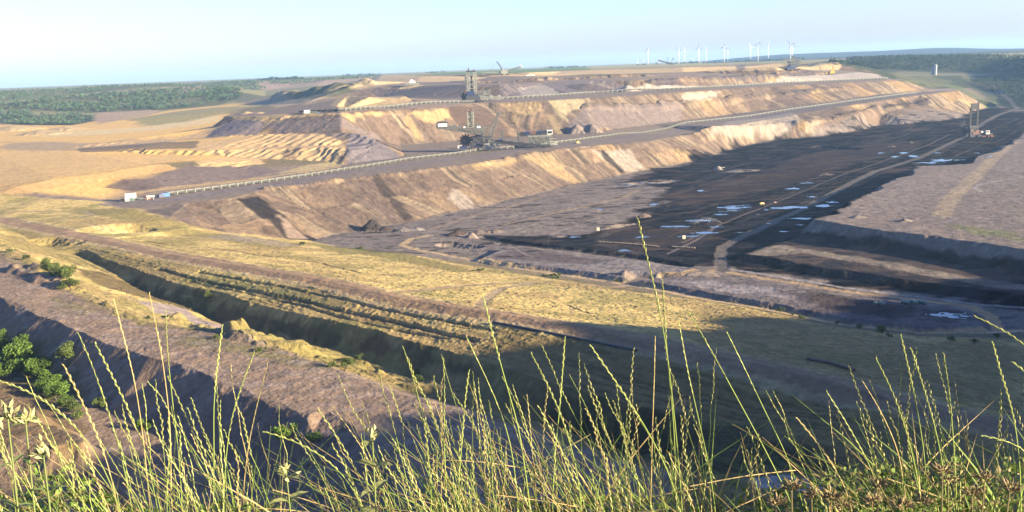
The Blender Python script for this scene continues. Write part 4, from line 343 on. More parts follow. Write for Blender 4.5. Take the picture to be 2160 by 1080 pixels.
# the ravine below the cliff of the near plateau
p = arr('cliff')
ix = near(p, 140)
d, s, hz, sdn = seg_dist(GX[ix], GY[ix], p)
dd = np.where(sdn < 0, d, -d)                         # + on the camera's side of the edge
g = np.abs(fbm_al(s / 9, d / 60, 21, 3) - 0.5) * 2
dd = dd + (fbm(s / 25, d / 40, 22, 3) - 0.5) * 5 - (0.5 - g) * 3.2 * sstep(-1, 6, dd) * 0.45
ztop = -110 - 0.042 * GX[ix]
ravine = np.maximum(ztop - 17 - 0.02 * np.maximum(dd - 20, 0), ztop - 0.95 * dd)
GZ[ix] = np.where((dd > 0) & (dd < 130), np.minimum(GZ[ix], ravine), GZ[ix])
raise_poly(LAYOUT['left_hill'], -96.5, 1.0, 20, 4, 23, 70)
# the rim we stand on, curving away to the right outside the view with its crest shaped for its shadow, and the plain behind it
rim = [(-900, -420, -4), (-420, -160, -4), (-120, -24, -2.2), (-30, -1.5, -1.9), (-6, 3.2, -1.75), (6, 3.4, -1.75), (40, 6, -2.5), (150, 30, -7), (250, 40, -4), (300, 85, 3), (318, 118, 3), (330, 140, -16), (346, 176, -14), (374, 241, -16), (390, 279, -22), (400, 303, -36), (411, 330, -42), (457, 437, -73), (530, 560, -92)]
edge = [(q[0], q[1]) for q in rim] + [(1500, 560), (1500, -1500), (-1500, -1500), (-1500, -420)]
ix = np.nonzero((np.abs(GX) < 1900) & (GY < 900) & (GY > -1900))[0]
d, s, hz, sdn = seg_dist(GX[ix], GY[ix], rim)
ins = inside(GX[ix], GY[ix], edge)
hz = hz + (fbm(s / 16, s * 0, 35, 5) - 0.5) * 24 * sstep(120, 220, np.hypot(GX[ix], GY[ix]))  # bumps added to the unseen crest to break up its shadow edge
wv = (fbm(GX[ix] / 25, GY[ix] / 25, 31, 4) - 0.5) * sstep(6, 60, GR[ix])
GZ[ix] = np.where(ins, np.maximum(GZ[ix], hz - 0.004 * d), np.maximum(GZ[ix], hz - (0.64 + 0.2 * wv) * d - 3 * np.abs(wv)))
for (h_, hw_, sl_, sc_, p_) in LAYOUT['BANK']: bank_line(p_, h_, hw_, sl_, sc_, seed=int(h_ * 10))
# low hills far off
az = np.degrees(np.arctan2(GX, GY))
hp = sstep(9.5, 15.5, az) * sstep(27.0, 22.0, az) * (0.85 + 0.25 * fbm(az / 2.5, az * 0, 33, 3)) + 0.25 * sstep(20, 25, az) * sstep(40, 30, az)
hb = np.exp(-((GR - 9500) / 1100.0) ** 2)
GZ += 37 * hp * hb
# ------------------------------------------------------------------ mounds, ditches, gullies, roughness
GRAD0 = grad_mag(GZ)                                   # steepness of the benches before the fine relief
COL = np.zeros((N, 3), np.float32)
CLS = np.zeros(N, np.int8)
CLASSES = ['ground', 'field', 'mine_floor', 'sand_plateau', 'meadow', 'dirt_road', 'water']
mound_col = []
for (x, y, r, h, sx, ang, col) in LAYOUT['MOUND']:
    ix = np.nonzero((np.abs(GX - x) < 3 * r * max(1, sx)) & (np.abs(GY - y) < 3 * r * max(1, sx)))[0]
    if not len(ix): continue
    dx, dy = GX[ix] - x, GY[ix] - y
    ca, sa = math.cos(ang), math.sin(ang)
    d = np.hypot((dx * ca + dy * sa) / sx, -dx * sa + dy * ca)
    d = d * (1 + 0.7 * (fbm(dx / r * 1.4 + x, dy / r * 1.4 + y, 41, 4) - 0.5))
    GZ[ix] += h * np.clip(1 - d / r, 0, 1) ** 0.9
    mound_col.append((ix, sstep(1.05, 0.85, d / r), col))
ditch_col = []
for (dep, hw, slope, st, pts_) in LAYOUT['DITCH']:
    ix = near(pts_, 25)
    if not len(ix): continue
    d, s, hz, sdn = seg_dist(GX[ix], GY[ix], pts_)
    d = d + (fbm(GX[ix] / 5, GY[ix] / 5, 43, 3) - 0.5) * min(4, hw * 1.6)
    GZ[ix] -= np.clip(dep - slope * np.maximum(d - hw, 0), 0, dep)
    ditch_col.append((ix, sstep(hw * 1.3 + .6, hw * 0.6, d) * st))

# along-slope coordinates of the pit faces
SC_ = np.zeros(N); ED = np.full(N, 1e9); ZONE = np.zeros(N, np.int8)
pit = np.nonzero((GY > 600) & (GY < 2900) & (GX > -650) & (GX < 1300))[0]
for zi, k in enumerate(('T2', 'C2', 'C1', 'E', 'G')):
    d, s, hz, sdn = seg_dist(GX[pit], GY[pit], LAYOUT[k])
    m = d < ED[pit]
    ED[pit[m]] = d[m]; SC_[pit[m]] = s[m]; ZONE[pit[m]] = zi + 1
inpit = np.zeros(N, bool)
inpit[pit] = ED[pit] < 190
STEEP = sstep(0.13, 0.26, GRAD0) * inpit
p = np.nonzero(STEEP > 0.01)[0]
s, e = SC_[p], ED[p]
wr = (fbm(GX[p] / 40, GY[p] / 40, 51, 3) - 0.5) * 30
r1 = np.abs(fbm_al((s + wr) / 26, e / 260, 52, 3) - 0.5) * 2
r2 = np.abs(fbm_al((s + wr * .4) / 9, e / 120, 53, 3) - 0.5) * 2
lump = fbm(GX[p] / 9, GY[p] / 9, 54, 4) - 0.5
GZ[p] += STEEP[p] * (1.5 * (r1 - 0.35) + 0.7 * (r2 - 0.35) + 1.2 * lump)
# rows of tip ridges at the left end of the pit
q = np.nonzero((GX > -620) & (GX < -180) & (GY > 1180) & (GY < 1480) & (GRAD0 > 0.09) & (GZ < -82.5))[0]
GZ[q] += (0.2 + 2.8 * fbm(GX[q] / 45, GY[q] / 45, 57, 3)) * (np.abs(((GX[q] - GY[q] * 0.28 + 26 * fbm(GX[q] / 70, GY[q] / 70, 56, 2) + 14 * fbm(GX[q] / 22, GY[q] / 22, 58, 2)) / 16) % 1 - 0.5) * 2 - 0.5) * sstep(.09, .14, GRAD0[q])
# broad undulation and fine lumps everywhere, finer close by
und_ = fbm(GX / 55, GY / 55, 61, 4) - 0.5
fine = fbm(GX / 5.5, GY / 5.5, 62, 3) - 0.5
amp_far = sstep(30, 200, GR)
GZ += amp_far * (1.5 * und_ * (.12 + .88 * sstep(1900, 800, GR)) + 0.55 * fine * sstep(2000, 900, GR))
tiny = fbm(GX / 1.7, GY / 1.7, 63, 2) - 0.5
GZ += 0.30 * tiny * sstep(60, 120, GR) * sstep(900, 450, GR)
nearhill = sstep(60, 15, np.abs(GR - 8))
GZ += 0.10 * fine * sstep(8, 2.5, GR) * 0.3

# ------------------------------------------------------------------ earth colours by place, with shade deepened on the lower right meadow
n_a = fbm(GX / 90, GY / 90, 71, 4)
n_b = fbm(GX / 11, GY / 11, 72, 4)
n_c = fbm(GX / 2.2, GY / 2.2, 73, 2)
def mix(ix, c, m):
    m = np.asarray(m, np.float32)[:, None]
    COL[ix] = COL[ix] * (1 - m) + np.asarray(c, np.float32) * m
COL[:] = (.19, .15, .075)
COL[GR > 2600] = (.26, .24, .11)
hm_ = np.clip(sstep(.05, .3, hp) * sstep(4300, 5200, GR), 0, 1)
COL[:] = COL * (1 - hm_[:, None]) + np.array((.045, .055, .03)) * hm_[:, None]
# benches and faces of the pit
BEN = np.array((.25, .19, .145)); TAN = np.array((.265, .185, .115)); PUR = np.array((.15, .108, .082)); CRM = np.array((.32, .25, .16)); YEL = np.array((.36, .24, .09)); DRK = np.array((.06, .043, .036))
mix(pit, BEN, sstep(205, 160, ED[pit]) * (0.9))
st1 = fbm_al((s + wr) / 75, e / 420, 81, 3)
st2 = fbm_al((s + wr * .6) / 24, e / 260, 82, 3)
st3 = fbm_al((s + wr * .3) / 6, e / 140, 83, 3)
c = TAN[None] * np.ones((len(p), 1))
def lay(c, t, m): return c * (1 - m[:, None]) + t[None] * m[:, None]
c = lay(c, PUR, sstep(.42, .60, st1) * .85)
c = lay(c, CRM, sstep(.56, .68, st2) * .75)
c = lay(c, YEL, sstep(.60, .72, 1 - st1) * .45)
c = lay(c, PUR * .75, sstep(.55, .68, st3) * .55)
c = lay(c, DRK, sstep(.63, .74, st2 * .5 + (1 - st3) * .5) * .8)
rill = np.abs(fbm_al((s + wr) / 12, e / 300, 84, 2) - 0.5)
c = lay(c, PUR * .5, sstep(.022, .008, rill) * .6 * sstep(.45, .6, fbm(GX[p] / 30, GY[p] / 30, 85, 2)))
c = c * (0.80 + 0.40 * n_b[p])[:, None]
COL[p] = COL[p] * (1 - STEEP[p, None]) + c * STEEP[p, None]
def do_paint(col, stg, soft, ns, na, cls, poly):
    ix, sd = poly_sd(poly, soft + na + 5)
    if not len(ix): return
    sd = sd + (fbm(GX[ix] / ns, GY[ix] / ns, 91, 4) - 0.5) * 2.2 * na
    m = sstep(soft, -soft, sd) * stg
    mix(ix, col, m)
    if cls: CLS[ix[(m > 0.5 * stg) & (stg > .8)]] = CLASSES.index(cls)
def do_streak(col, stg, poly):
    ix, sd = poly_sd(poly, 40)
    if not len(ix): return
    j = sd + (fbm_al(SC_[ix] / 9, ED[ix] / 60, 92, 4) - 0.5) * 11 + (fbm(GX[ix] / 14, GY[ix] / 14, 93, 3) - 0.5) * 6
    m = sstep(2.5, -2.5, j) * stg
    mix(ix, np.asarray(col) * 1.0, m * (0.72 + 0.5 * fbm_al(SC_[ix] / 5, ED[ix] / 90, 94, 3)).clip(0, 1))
#@@PAINT
for a_ in LAYOUT['PAINT']: do_paint(*a_)
for a_ in LAYOUT['STREAK']: do_streak(*a_)
for ix, m, col in mound_col: mix(ix, col, m * 0.9)
# green and dry speckle of the meadow, damp and dusty patches of the floors
md = np.nonzero(CLS == CLASSES.index('meadow'))[0]
mix(md, (.17, .14, .05), sstep(.52, .70, n_b[md] * .5 + n_c[md] * .5) * .7 * sstep(.12, .28, COL[md].mean(1)))
mix(md, (.66, .50, .22), sstep(.54, .68, fbm(GX[md] / 3, GY[md] / 3, 96, 3)) * .4 * sstep(.15, .28, COL[md].mean(1)))
# old furrows and wheel tracks that follow the haul road
d, s_, hz, sdn = seg_dist(GX[md], GY[md], LAYOUT['RD'])
dd = d * sdn
fu = fbm_al(s_ / 70 + 3, (dd + 5 * fbm(GX[md] / 90, GY[md] / 90, 121, 2)) / 3.2, 122, 3)
band = np.where(dd < 0, sstep(130, 70, d), sstep(60, 20, d) * .6) * sstep(9, 13, d) * sstep(.40, .62, fbm(GX[md] / 55, GY[md] / 55, 123, 3) + .06) * sstep(-330, -260, GX[md])
mix(md, (.12, .10, .045), sstep(.56, .66, fu) * band * .6)
mix(md, (.16, .17, .055), sstep(.40, .30, fu) * band * .5)
GZ[md] -= .33 * sstep(.56, .66, fu) * band
# worn brown and greener patches
mix(md, (.30, .205, .095), sstep(.50, .66, fbm(GX[md] / 38, GY[md] / 38, 126, 4)) * .55 * sstep(.12, .28, COL[md].mean(1)))
mix(md, (.24, .22, .075), sstep(.54, .68, fbm(GX[md] / 24, GY[md] / 24, 127, 4)) * .6 * sstep(.12, .28, COL[md].mean(1)))
# tussocks
tu = fbm(GX[md] / 2.6, GY[md] / 2.6, 124, 2)
offroad = np.ones(N)
for (wd, col, stg, cls, pts_) in LAYOUT['ROADS']:
    if cls != 'dirt_road': continue
    ix = near(pts_, wd + 6)
    if len(ix): offroad[ix] = np.minimum(offroad[ix], sstep(wd * .5 - .5, wd * .5 + 2.5, seg_dist(GX[ix], GY[ix], pts_)[0]))
GZ[md] += .34 * sstep(.5, .75, tu) * sstep(1200, 500, GR[md]) * offroad[md]
mix(md, (.30, .23, .085), sstep(.52, .72, tu) * .35 * sstep(.12, .28, COL[md].mean(1)))
mf = np.nonzero(CLS == CLASSES.index('mine_floor'))[0]
d, s_, hz, sdn = seg_dist(GX[mf], GY[mf], LAYOUT['CF3'])
tkm = (GY[mf] > 745) * sstep(330, 200, d)
tk = tkm * fbm_al(s_ / 120, (d * sdn + 8 * fbm(GX[mf] / 80, GY[mf] / 80, 131, 2)) / 5.0, 132, 4)
dk = COL[mf].mean(1)
fl = fbm(GX[mf] / 30, GY[mf] / 8, 97, 5)
mix(mf, np.where(dk < .1, .055, .14)[:, None] * np.array((1, .80, .70)), sstep(.60, .74, fl) * np.where(dk < .1, .5, .45))
mix(mf, (.035, .03, .03), sstep(.60, .72, fbm(GX[mf] / 18, GY[mf] / 6, 98, 4)) * np.where(dk < .1, .6, .35))
mix(mf, (.055, .038, .03), sstep(.56, .68, tk) * np.where(dk < .1, .8, .0) * sstep(.42, .58, fbm(GX[mf] / 60, GY[mf] / 60, 133, 3)))
mix(mf, (.13, .11, .10), sstep(.68, .75, tk) * np.where(dk < .1, .5, .0))
wet = fbm(GX[mf] / 34, GY[mf] / 13, 134, 5)
mix(mf, (.034, .033, .040), sstep(.55, .66, wet) * np.where(dk < .1, .8, 0))
mix(mf, (.105, .075, .06), sstep(.42, .30, wet) * np.where(dk < .1, .7, 0))
mix(mf, (.018, .016, .017), sstep(.62, .70, fbm(GX[mf] / 26, GY[mf] / 11, 135, 5)) * np.where(dk >= .1, .75, 0) * (GY[mf] > 745))
mix(mf, (.40, .34, .27), sstep(.62, .72, tk) * np.where(dk >= .1, .45, .0))
sp = np.nonzero(CLS == CLASSES.index('sand_plateau'))[0]
mix(sp, (.20, .16, .13), sstep(.56, .70, fbm(GX[sp] / 16, GY[sp] / 5, 99, 4)) * .5)
mix(sp, (.37, .30, .26), sstep(.58, .70, fbm(GX[sp] / 9, GY[sp] / 3, 100, 4)) * .5)
for ix, m in ditch_col: mix(ix, (.05, .045, .04), m)
for (wd, col, stg, cls, pts_) in LAYOUT['ROADS']:
    ix = near(pts_, wd + 6)
    if not len(ix): continue
    d, s_, hz, sdn = seg_dist(GX[ix], GY[ix], pts_)
    j = d + (fbm(GX[ix] / 4, GY[ix] / 4, 101, 3) - 0.5) * min(6, wd * .35)
    m = sstep(wd * .5 + min(1.5, wd * .12), wd * .5 - min(1.5, wd * .12), j) * stg
    tr = 0.85 + 0.3 * fbm_al(s_ / 60, (d * sdn) / (wd * .12), 102, 3)
    mix(ix, np.asarray(col), m)
    COL[ix] *= (1 + (tr - 1) * m)[:, None]
    CLS[ix[m > .55]] = CLASSES.index(cls)
    if cls == 'dirt_road': GZ[ix] -= 0.3 * m
for (x, y, rx_, ry_) in LAYOUT['PUDDLE']:
    m_ = max(rx_, ry_)
    ix = np.nonzero((np.abs(GX - x) < 2 * m_) & (np.abs(GY - y) < 2 * m_))[0]
    if not len(ix): continue
    an = math.atan2(x, y); ca, sa = math.cos(an), math.sin(an)
    u_ = (GX[ix] - x) * ca - (GY[ix] - y) * sa; v_ = (GX[ix] - x) * sa + (GY[ix] - y) * ca
    d = np.hypot(u_ / rx_, v_ / ry_) + (fbm(u_ / rx_ * 1.2 + x, v_ / ry_ * 2.6 + y, 103, 4) - 0.5) * 2.8
    mix(ix, (.02, .018, .018), sstep(1.7, .9, d) * .75)
    k = ix[d < 0.82]
    if not len(k): continue
    z_ = np.percentile(GZ[k], 20)
    GZ[k] = z_
    COL[k] = (.05, .06, .07)
    CLS[k] = CLASSES.index('water')
COL[:] = COL * (1 - hm_[:, None]) + np.array((.025, .042, .035)) * hm_[:, None]
clod = vnoise(GX / 2.3, GY / 2.3, 141) * .6 + vnoise(GX / 5.1, GY / 5.1, 142) * .4
cm = sstep(.83, .88, clod) * (CLS != CLASSES.index('meadow')) * (CLS != CLASSES.index('water')) * (CLS != CLASSES.index('dirt_road')) * sstep(60, 150, GR)
GZ += .16 * cm * sstep(1600, 1000, GR)
COL *= (1 - .4 * cm)[:, None]
COL *= (1 + .22 * sstep(.24, .18, clod))[:, None]
COL *= 0.58
COL *= (0.80 + 0.40 * n_c)[:, None] * (0.88 + 0.24 * n_b)[:, None]
# ------------------------------------------------------------------ materials
def new_mat(name):
    m = bpy.data.materials.new(name); m.use_nodes = True
    return m, m.node_tree, m.node_tree.nodes['Principled BSDF']
def earth_mat(name, rough=0.95, bump=0.5, sc=1.3, spec=0.15):
    m, t, b = new_mat(name)
    at = t.nodes.new('ShaderNodeAttribute'); at.attribute_name = 'albedo'
    tc = t.nodes.new('ShaderNodeTexCoord')
    n1 = t.nodes.new('ShaderNodeTexNoise'); n1.inputs['Scale'].default_value = sc; n1.inputs['Detail'].default_value = 5
    n2 = t.nodes.new('ShaderNodeTexNoise'); n2.inputs['Scale'].default_value = sc * 0.13; n2.inputs['Detail'].default_value = 4
    t.links.new(tc.outputs['Object'], n1.inputs['Vector']); t.links.new(tc.outputs['Object'], n2.inputs['Vector'])
    ad = t.nodes.new('ShaderNodeMath'); ad.operation = 'ADD'
    t.links.new(n1.outputs['Fac'], ad.inputs[0]); t.links.new(n2.outputs['Fac'], ad.inputs[1])
    mr = t.nodes.new('ShaderNodeMapRange')
    mr.inputs['From Min'].default_value = 0.6; mr.inputs['From Max'].default_value = 1.4; mr.inputs['To Min'].default_value = 0.72; mr.inputs['To Max'].default_value = 1.28
    t.links.new(ad.outputs[0], mr.inputs['Value'])
    vm = t.nodes.new('ShaderNodeVectorMath'); vm.operation = 'SCALE'
    t.links.new(at.outputs['Color'], vm.inputs[0]); t.links.new(mr.outputs['Result'], vm.inputs['Scale'])
    t.links.new(vm.outputs[0], b.inputs['Base Color'])
    bp = t.nodes.new('ShaderNodeBump'); bp.inputs['Strength'].default_value = bump; bp.inputs['Distance'].default_value = 0.6
    t.links.new(n1.outputs['Fac'], bp.inputs['Height']); t.links.new(bp.outputs['Normal'], b.inputs['Normal'])
    b.inputs['Roughness'].default_value = rough; b.inputs['Specular IOR Level'].default_value = spec
    return m
GM = {'ground': earth_mat('earth'), 'field': earth_mat('field_soil'), 'mine_floor': earth_mat('floor_soil', 1.0, 0.5, 1.3, 0.02), 'sand_plateau': earth_mat('sand', 0.95, 0.5, 0.9), 'meadow': earth_mat('dry_meadow', 0.95, 0.8, 2.0, 0.1), 'dirt_road': earth_mat('packed_dirt', 0.9, 0.25, 0.8)}
m, t, b = new_mat('still_water')
b.inputs['Base Color'].default_value = (.05, .06, .07, 1); b.inputs['Roughness'].default_value = 0.03; b.inputs['IOR'].default_value = 1.33
b.inputs['Specular IOR Level'].default_value = 1.0
GM['water'] = m

def mesh_np(name, co, faces, mat, col=None, smooth=False):
    """faces: (F,3) or (F,4) index array"""
    me = bpy.data.meshes.new(name)
    co = np.ascontiguousarray(co, np.float32); faces = np.ascontiguousarray(faces, np.int32)
    k = faces.shape[1]
    me.vertices.add(len(co)); me.vertices.foreach_set('co', co.ravel())
    me.loops.add(faces.size); me.loops.foreach_set('vertex_index', faces.ravel())
    me.polygons.add(len(faces))
    me.polygons.foreach_set('loop_start', np.arange(0, faces.size, k, dtype=np.int32))
    try: me.polygons.foreach_set('loop_total', np.full(len(faces), k, np.int32))
    except Exception: pass
    me.update(calc_edges=True)
    if col is not None:
        at = me.attributes.new('albedo', 'FLOAT_COLOR', 'POINT')
        at.data.foreach_set('color', np.concatenate([col, np.ones((len(col), 1), np.float32)], 1).astype(np.float32).ravel())
    me.polygons.foreach_set('use_smooth', np.full(len(faces), smooth))
    if mat: me.materials.append(mat)
    o = bpy.data.objects.new(name, me); C.objects.link(o)
    return o
GZ = GZ.astype(np.float64)
Zg = GZ.reshape(NR, NT)
def gz(x, y):
    """height of the ground"""
    r, t = math.hypot(x, y), math.atan2(x, y)
    i = min(max(np.searchsorted(RR, r) - 1, 0), NR - 2); j = min(max(np.searchsorted(TH, t) - 1, 0), NT - 2)
    a = min(max((r - RR[i]) / (RR[i + 1] - RR[i]), 0), 1); b_ = min(max((t - TH[j]) / (TH[j + 1] - TH[j]), 0), 1)
    return float((Zg[i, j] * (1 - a) + Zg[i + 1, j] * a) * (1 - b_) + (Zg[i, j + 1] * (1 - a) + Zg[i + 1, j + 1] * a) * b_)
idx = np.arange(N).reshape(NR, NT)
q00, q01, q10, q11 = idx[:-1, :-1], idx[:-1, 1:], idx[1:, :-1], idx[1:, 1:]
F4 = np.stack([q00.ravel(), q01.ravel(), q11.ravel(), q10.ravel()], 1)[:, ::-1]
wrap = np.stack([idx[:-1, -1], idx[:-1, 0], idx[1:, 0], idx[1:, -1]], 1)[:, ::-1]
F4 = np.concatenate([F4, wrap])
FC = CLS[F4[:, 0]]
SETTING = {}
for ci, nm in enumerate(CLASSES):
    f = F4[FC == ci]
    if not len(f): continue
    used, inv = np.unique(f, return_inverse=True)
    co = np.stack([GX[used], GY[used], GZ[used]], 1)
    o = mesh_np(nm, co, inv.reshape(f.shape), GM[nm], COL[used])
    o['kind'] = 'structure'
    SETTING[nm] = o
# ------------------------------------------------------------------ the air
def box_obj(name, lo, hi, mat):
    x0, y0, z0 = lo; x1, y1, z1 = hi
    v = [(x0, y0, z0), (x1, y0, z0), (x1, y1, z0), (x0, y1, z0), (x0, y0, z1), (x1, y0, z1), (x1, y1, z1), (x0, y1, z1)]
    f = [(3, 2, 1, 0), (4, 5, 6, 7), (0, 1, 5, 4), (1, 2, 6, 5), (2, 3, 7, 6), (3, 0, 4, 7)]
    me = bpy.data.meshes.new(name); me.from_pydata(v, [], f); me.materials.append(mat)
    o = bpy.data.objects.new(name, me); C.objects.link(o); return o
hm = bpy.data.materials.new('air'); hm.use_nodes = True
t = hm.node_tree
for n in list(t.nodes):
    if n.type != 'OUTPUT_MATERIAL': t.nodes.remove(n)
pv = t.nodes.new('ShaderNodeVolumePrincipled')
pv.inputs['Color'].default_value = (.36, .63, 1.0, 1)
pv.inputs['Density'].default_value = 0.00004
pv.inputs['Anisotropy'].default_value = 0.1
t.links.new(pv.outputs[0], t.nodes['Material Output'].inputs['Volume'])
hz_ = box_obj('haze', (-17500, -16000, -160), (17500, 18500, 130), hm)
hz_['kind'] = 'stuff'

# ------------------------------------------------------------------ mesh building
def paint_mat(name, col, rough=0.6, metal=0.0, dirt=0.35, sc=0.8):
    col = tuple(c * .65 for c in col)
    m, t, b = new_mat(name)
    tc = t.nodes.new('ShaderNodeTexCoord'); n = t.nodes.new('ShaderNodeTexNoise')
    n.inputs['Scale'].default_value = sc; n.inputs['Detail'].default_value = 5
    t.links.new(tc.outputs['Object'], n.inputs['Vector'])
    r = t.nodes.new('ShaderNodeValToRGB')
    r.color_ramp.elements[0].position = 0.35; r.color_ramp.elements[1].position = 0.62
    r.color_ramp.elements[0].color = tuple(c * (1 - dirt) for c in col) + (1,); r.color_ramp.elements[1].color = tuple(col) + (1,)
    t.links.new(n.outputs['Fac'], r.inputs['Fac']); t.links.new(r.outputs['Color'], b.inputs['Base Color'])
    b.inputs['Roughness'].default_value = rough; b.inputs['Metallic'].default_value = metal
    return m
M = dict(ochre=paint_mat('dirty_ochre_paint', (.28, .19, .06)), pale=paint_mat('pale_grey_steel', (.33, .34, .28)), grey=paint_mat('grey_green_steel', (.14, .15, .135)), dark=paint_mat('dark_steel', (.055, .055, .06)),
         white=paint_mat('white_sheet', (.78, .77, .72), .5, 0, .12), rust=paint_mat('rusty_steel', (.20, .10, .07)), orange=paint_mat('orange_paint', (.55, .14, .06)),
         blue=paint_mat('blue_paint', (.10, .24, .62), .5, 0, .15), navy=paint_mat('navy_paint', (.03, .05, .15), .5), yellow=paint_mat('yellow_paint', (.62, .40, .06), .5, 0, .2),
         belt=paint_mat('rubber_belt', (.07, .07, .06), .9), frame=paint_mat('galvanised_frame', (.17, .18, .15), .6, 0, .15), green=paint_mat('pale_green_tank', (.20, .30, .24), .5),
         turb=paint_mat('turbine_white', (.90, .90, .90), .4, 0, .03), glass=paint_mat('dark_window', (.03, .04, .05), .15), red=paint_mat('red_paint', (.50, .06, .05), .5),
         silo=paint_mat('pale_concrete', (.62, .62, .60), .8, 0, .1), pipe=paint_mat('dark_pipe', (.06, .05, .055), .5), sign=paint_mat('cream_sign', (.75, .70, .52), .6, 0, .1))
class MB:
    def __init__(s, k=1.0): s.v, s.f, s.k = [], [], k
    def hexa(s, c):
        o = len(s.v); s.v += [tuple(x * s.k for x in p) for p in c]
        s.f += [tuple(o + i for i in q) for q in ((3, 2, 1, 0), (4, 5, 6, 7), (0, 1, 5, 4), (1, 2, 6, 5), (2, 3, 7, 6), (3, 0, 4, 7))]
    def box(s, x0, x1, y0, y1, z0, z1):
        s.hexa([(x0, y0, z0), (x1, y0, z0), (x1, y1, z0), (x0, y1, z0), (x0, y0, z1), (x1, y0, z1), (x1, y1, z1), (x0, y1, z1)])
    def bar(s, a, b, w, h=None):
        h = h or w; a, b = Vector(a), Vector(b); d = (b - a).normalized()
        u = d.cross(Vector((0, 0, 1)));  u = u.normalized() if u.length > 1e-3 else Vector((1, 0, 0))
        v = u.cross(d)
        c = []
        for q in (a, b):
            for i, j in ((-1, -1), (1, -1), (1, 1), (-1, 1)): c.append(tuple(q + u * (i * w / 2) + v * (j * h / 2)))
        s.hexa(c)
    def lat(s, a, b, w, h, n, t, w2=None, h2=None):
        """a four-chord lattice girder"""
        a, b = Vector(a), Vector(b); d = (b - a).normalized()
        u = d.cross(Vector((0, 0, 1))); u = u.normalized() if u.length > 0.25 else Vector((1, 0, 0))
        v = u.cross(d).normalized(); w2 = w2 or w; h2 = h2 or h
        def P(i, j, q): return a.lerp(b, q) + u * (i * (w + (w2 - w) * q) / 2) + v * (j * (h + (h2 - h) * q) / 2)
        for i, j in ((-1, -1), (1, -1), (1, 1), (-1, 1)): s.bar(P(i, j, 0), P(i, j, 1), t * 1.75)
        for m in range(n):
            q0, q1 = m / n, (m + 1) / n
            for (i, j), (k, l) in (((-1, -1), (1, -1)), ((1, -1), (1, 1)), ((1, 1), (-1, 1)), ((-1, 1), (-1, -1))):
                if m % 2: i, j, k, l = k, l, i, j
                s.bar(P(i, j, q0), P(k, l, q1), t * 1.05); s.bar(P(i, j, q0), P(k, l, q0), t * 1.05)
    def cyl(s, a, b, r, n=10, r2=None):
        r2 = r if r2 is None else r2
        a, b = Vector(a), Vector(b); d = (b - a).normalized()
        u = d.orthogonal().normalized(); v = d.cross(u); o = len(s.v)
        for q, rr in ((a, r), (b, r2)):
            for i in range(n):
                an = 2 * math.pi * i / n; s.v.append(tuple((q + (u * math.cos(an) + v * math.sin(an)) * rr) * s.k))
        s.f += [(o + i, o + (i + 1) % n, o + n + (i + 1) % n, o + n + i) for i in range(n)]
        s.f += [tuple(o + i for i in reversed(range(n))), tuple(o + n + i for i in range(n))]
    def build(s, name, mat, parent=None, smooth=False, loc=None):
        me = bpy.data.meshes.new(name); me.from_pydata(s.v, [], s.f); me.update()
        if smooth: me.polygons.foreach_set('use_smooth', np.ones(len(s.f), bool))
        me.materials.append(mat if not isinstance(mat, str) else M[mat])
        o = bpy.data.objects.new(name, me); C.objects.link(o)
        if parent: o.parent = parent
        if loc is not None: o.location = loc
        return o
def thing(name, label, cat, loc, rz=0.0, group=None):
    o = bpy.data.objects.new(name, None); C.objects.link(o)
    o.empty_display_size = 0.5
    o.location = loc; o.rotation_euler = (0, 0, rz); tag(o, label, cat, group); return o
def tag(o, label=None, cat=None, group=None, kind=None):
    for k, v in (('label', label), ('category', cat), ('group', group), ('kind', kind)):
        if v: o[k] = v
    return o
def spot(k):
    x, y, z, s = LAYOUT['SPOTS'][k]; return (x, y, gz(x, y)), s

# ------------------------------------------------------------------ bucket wheel excavators and their fellows (sizes in image pixels, scaled to metres by distance)
def crawler(parent, k, x0, x1, y0, y1, h, mat='dark'):
    b = MB(k); b.hexa([(x0, y0, 0), (x1, y0, 0), (x1, y1, 0), (x0, y1, 0), (x0 + h * .3, y0, h), (x1 - h * .3, y0, h), (x1 - h * .3, y1, h), (x0 + h * .3, y1, h)])
    n = max(3, int((x1 - x0) / 2))
    for i in range(n): b.cyl((x0 + (i + .5) * (x1 - x0) / n, y0 - .25, h * .35), (x0 + (i + .5) * (x1 - x0) / n, y1 + .25, h * .35), h * .28, 8)
    return b.build('crawler', mat, parent)
def wheel(parent, k, c, r, axis='y'):
    b = MB(k); x, y, z = c
    b.cyl((x, y - 1, z), (x, y + 1, z), r * .8, 18)
    for i in range(12):
        an = i * math.pi / 6; p = Vector((x + math.cos(an) * r * .92, y, z + math.sin(an) * r * .92))
        b.box(p.x - r * .14, p.x + r * .14, y - 1.5, y + 1.5, p.z - r * .14, p.z + r * .14)
    return b.build('bucket_wheel', 'rust', parent)

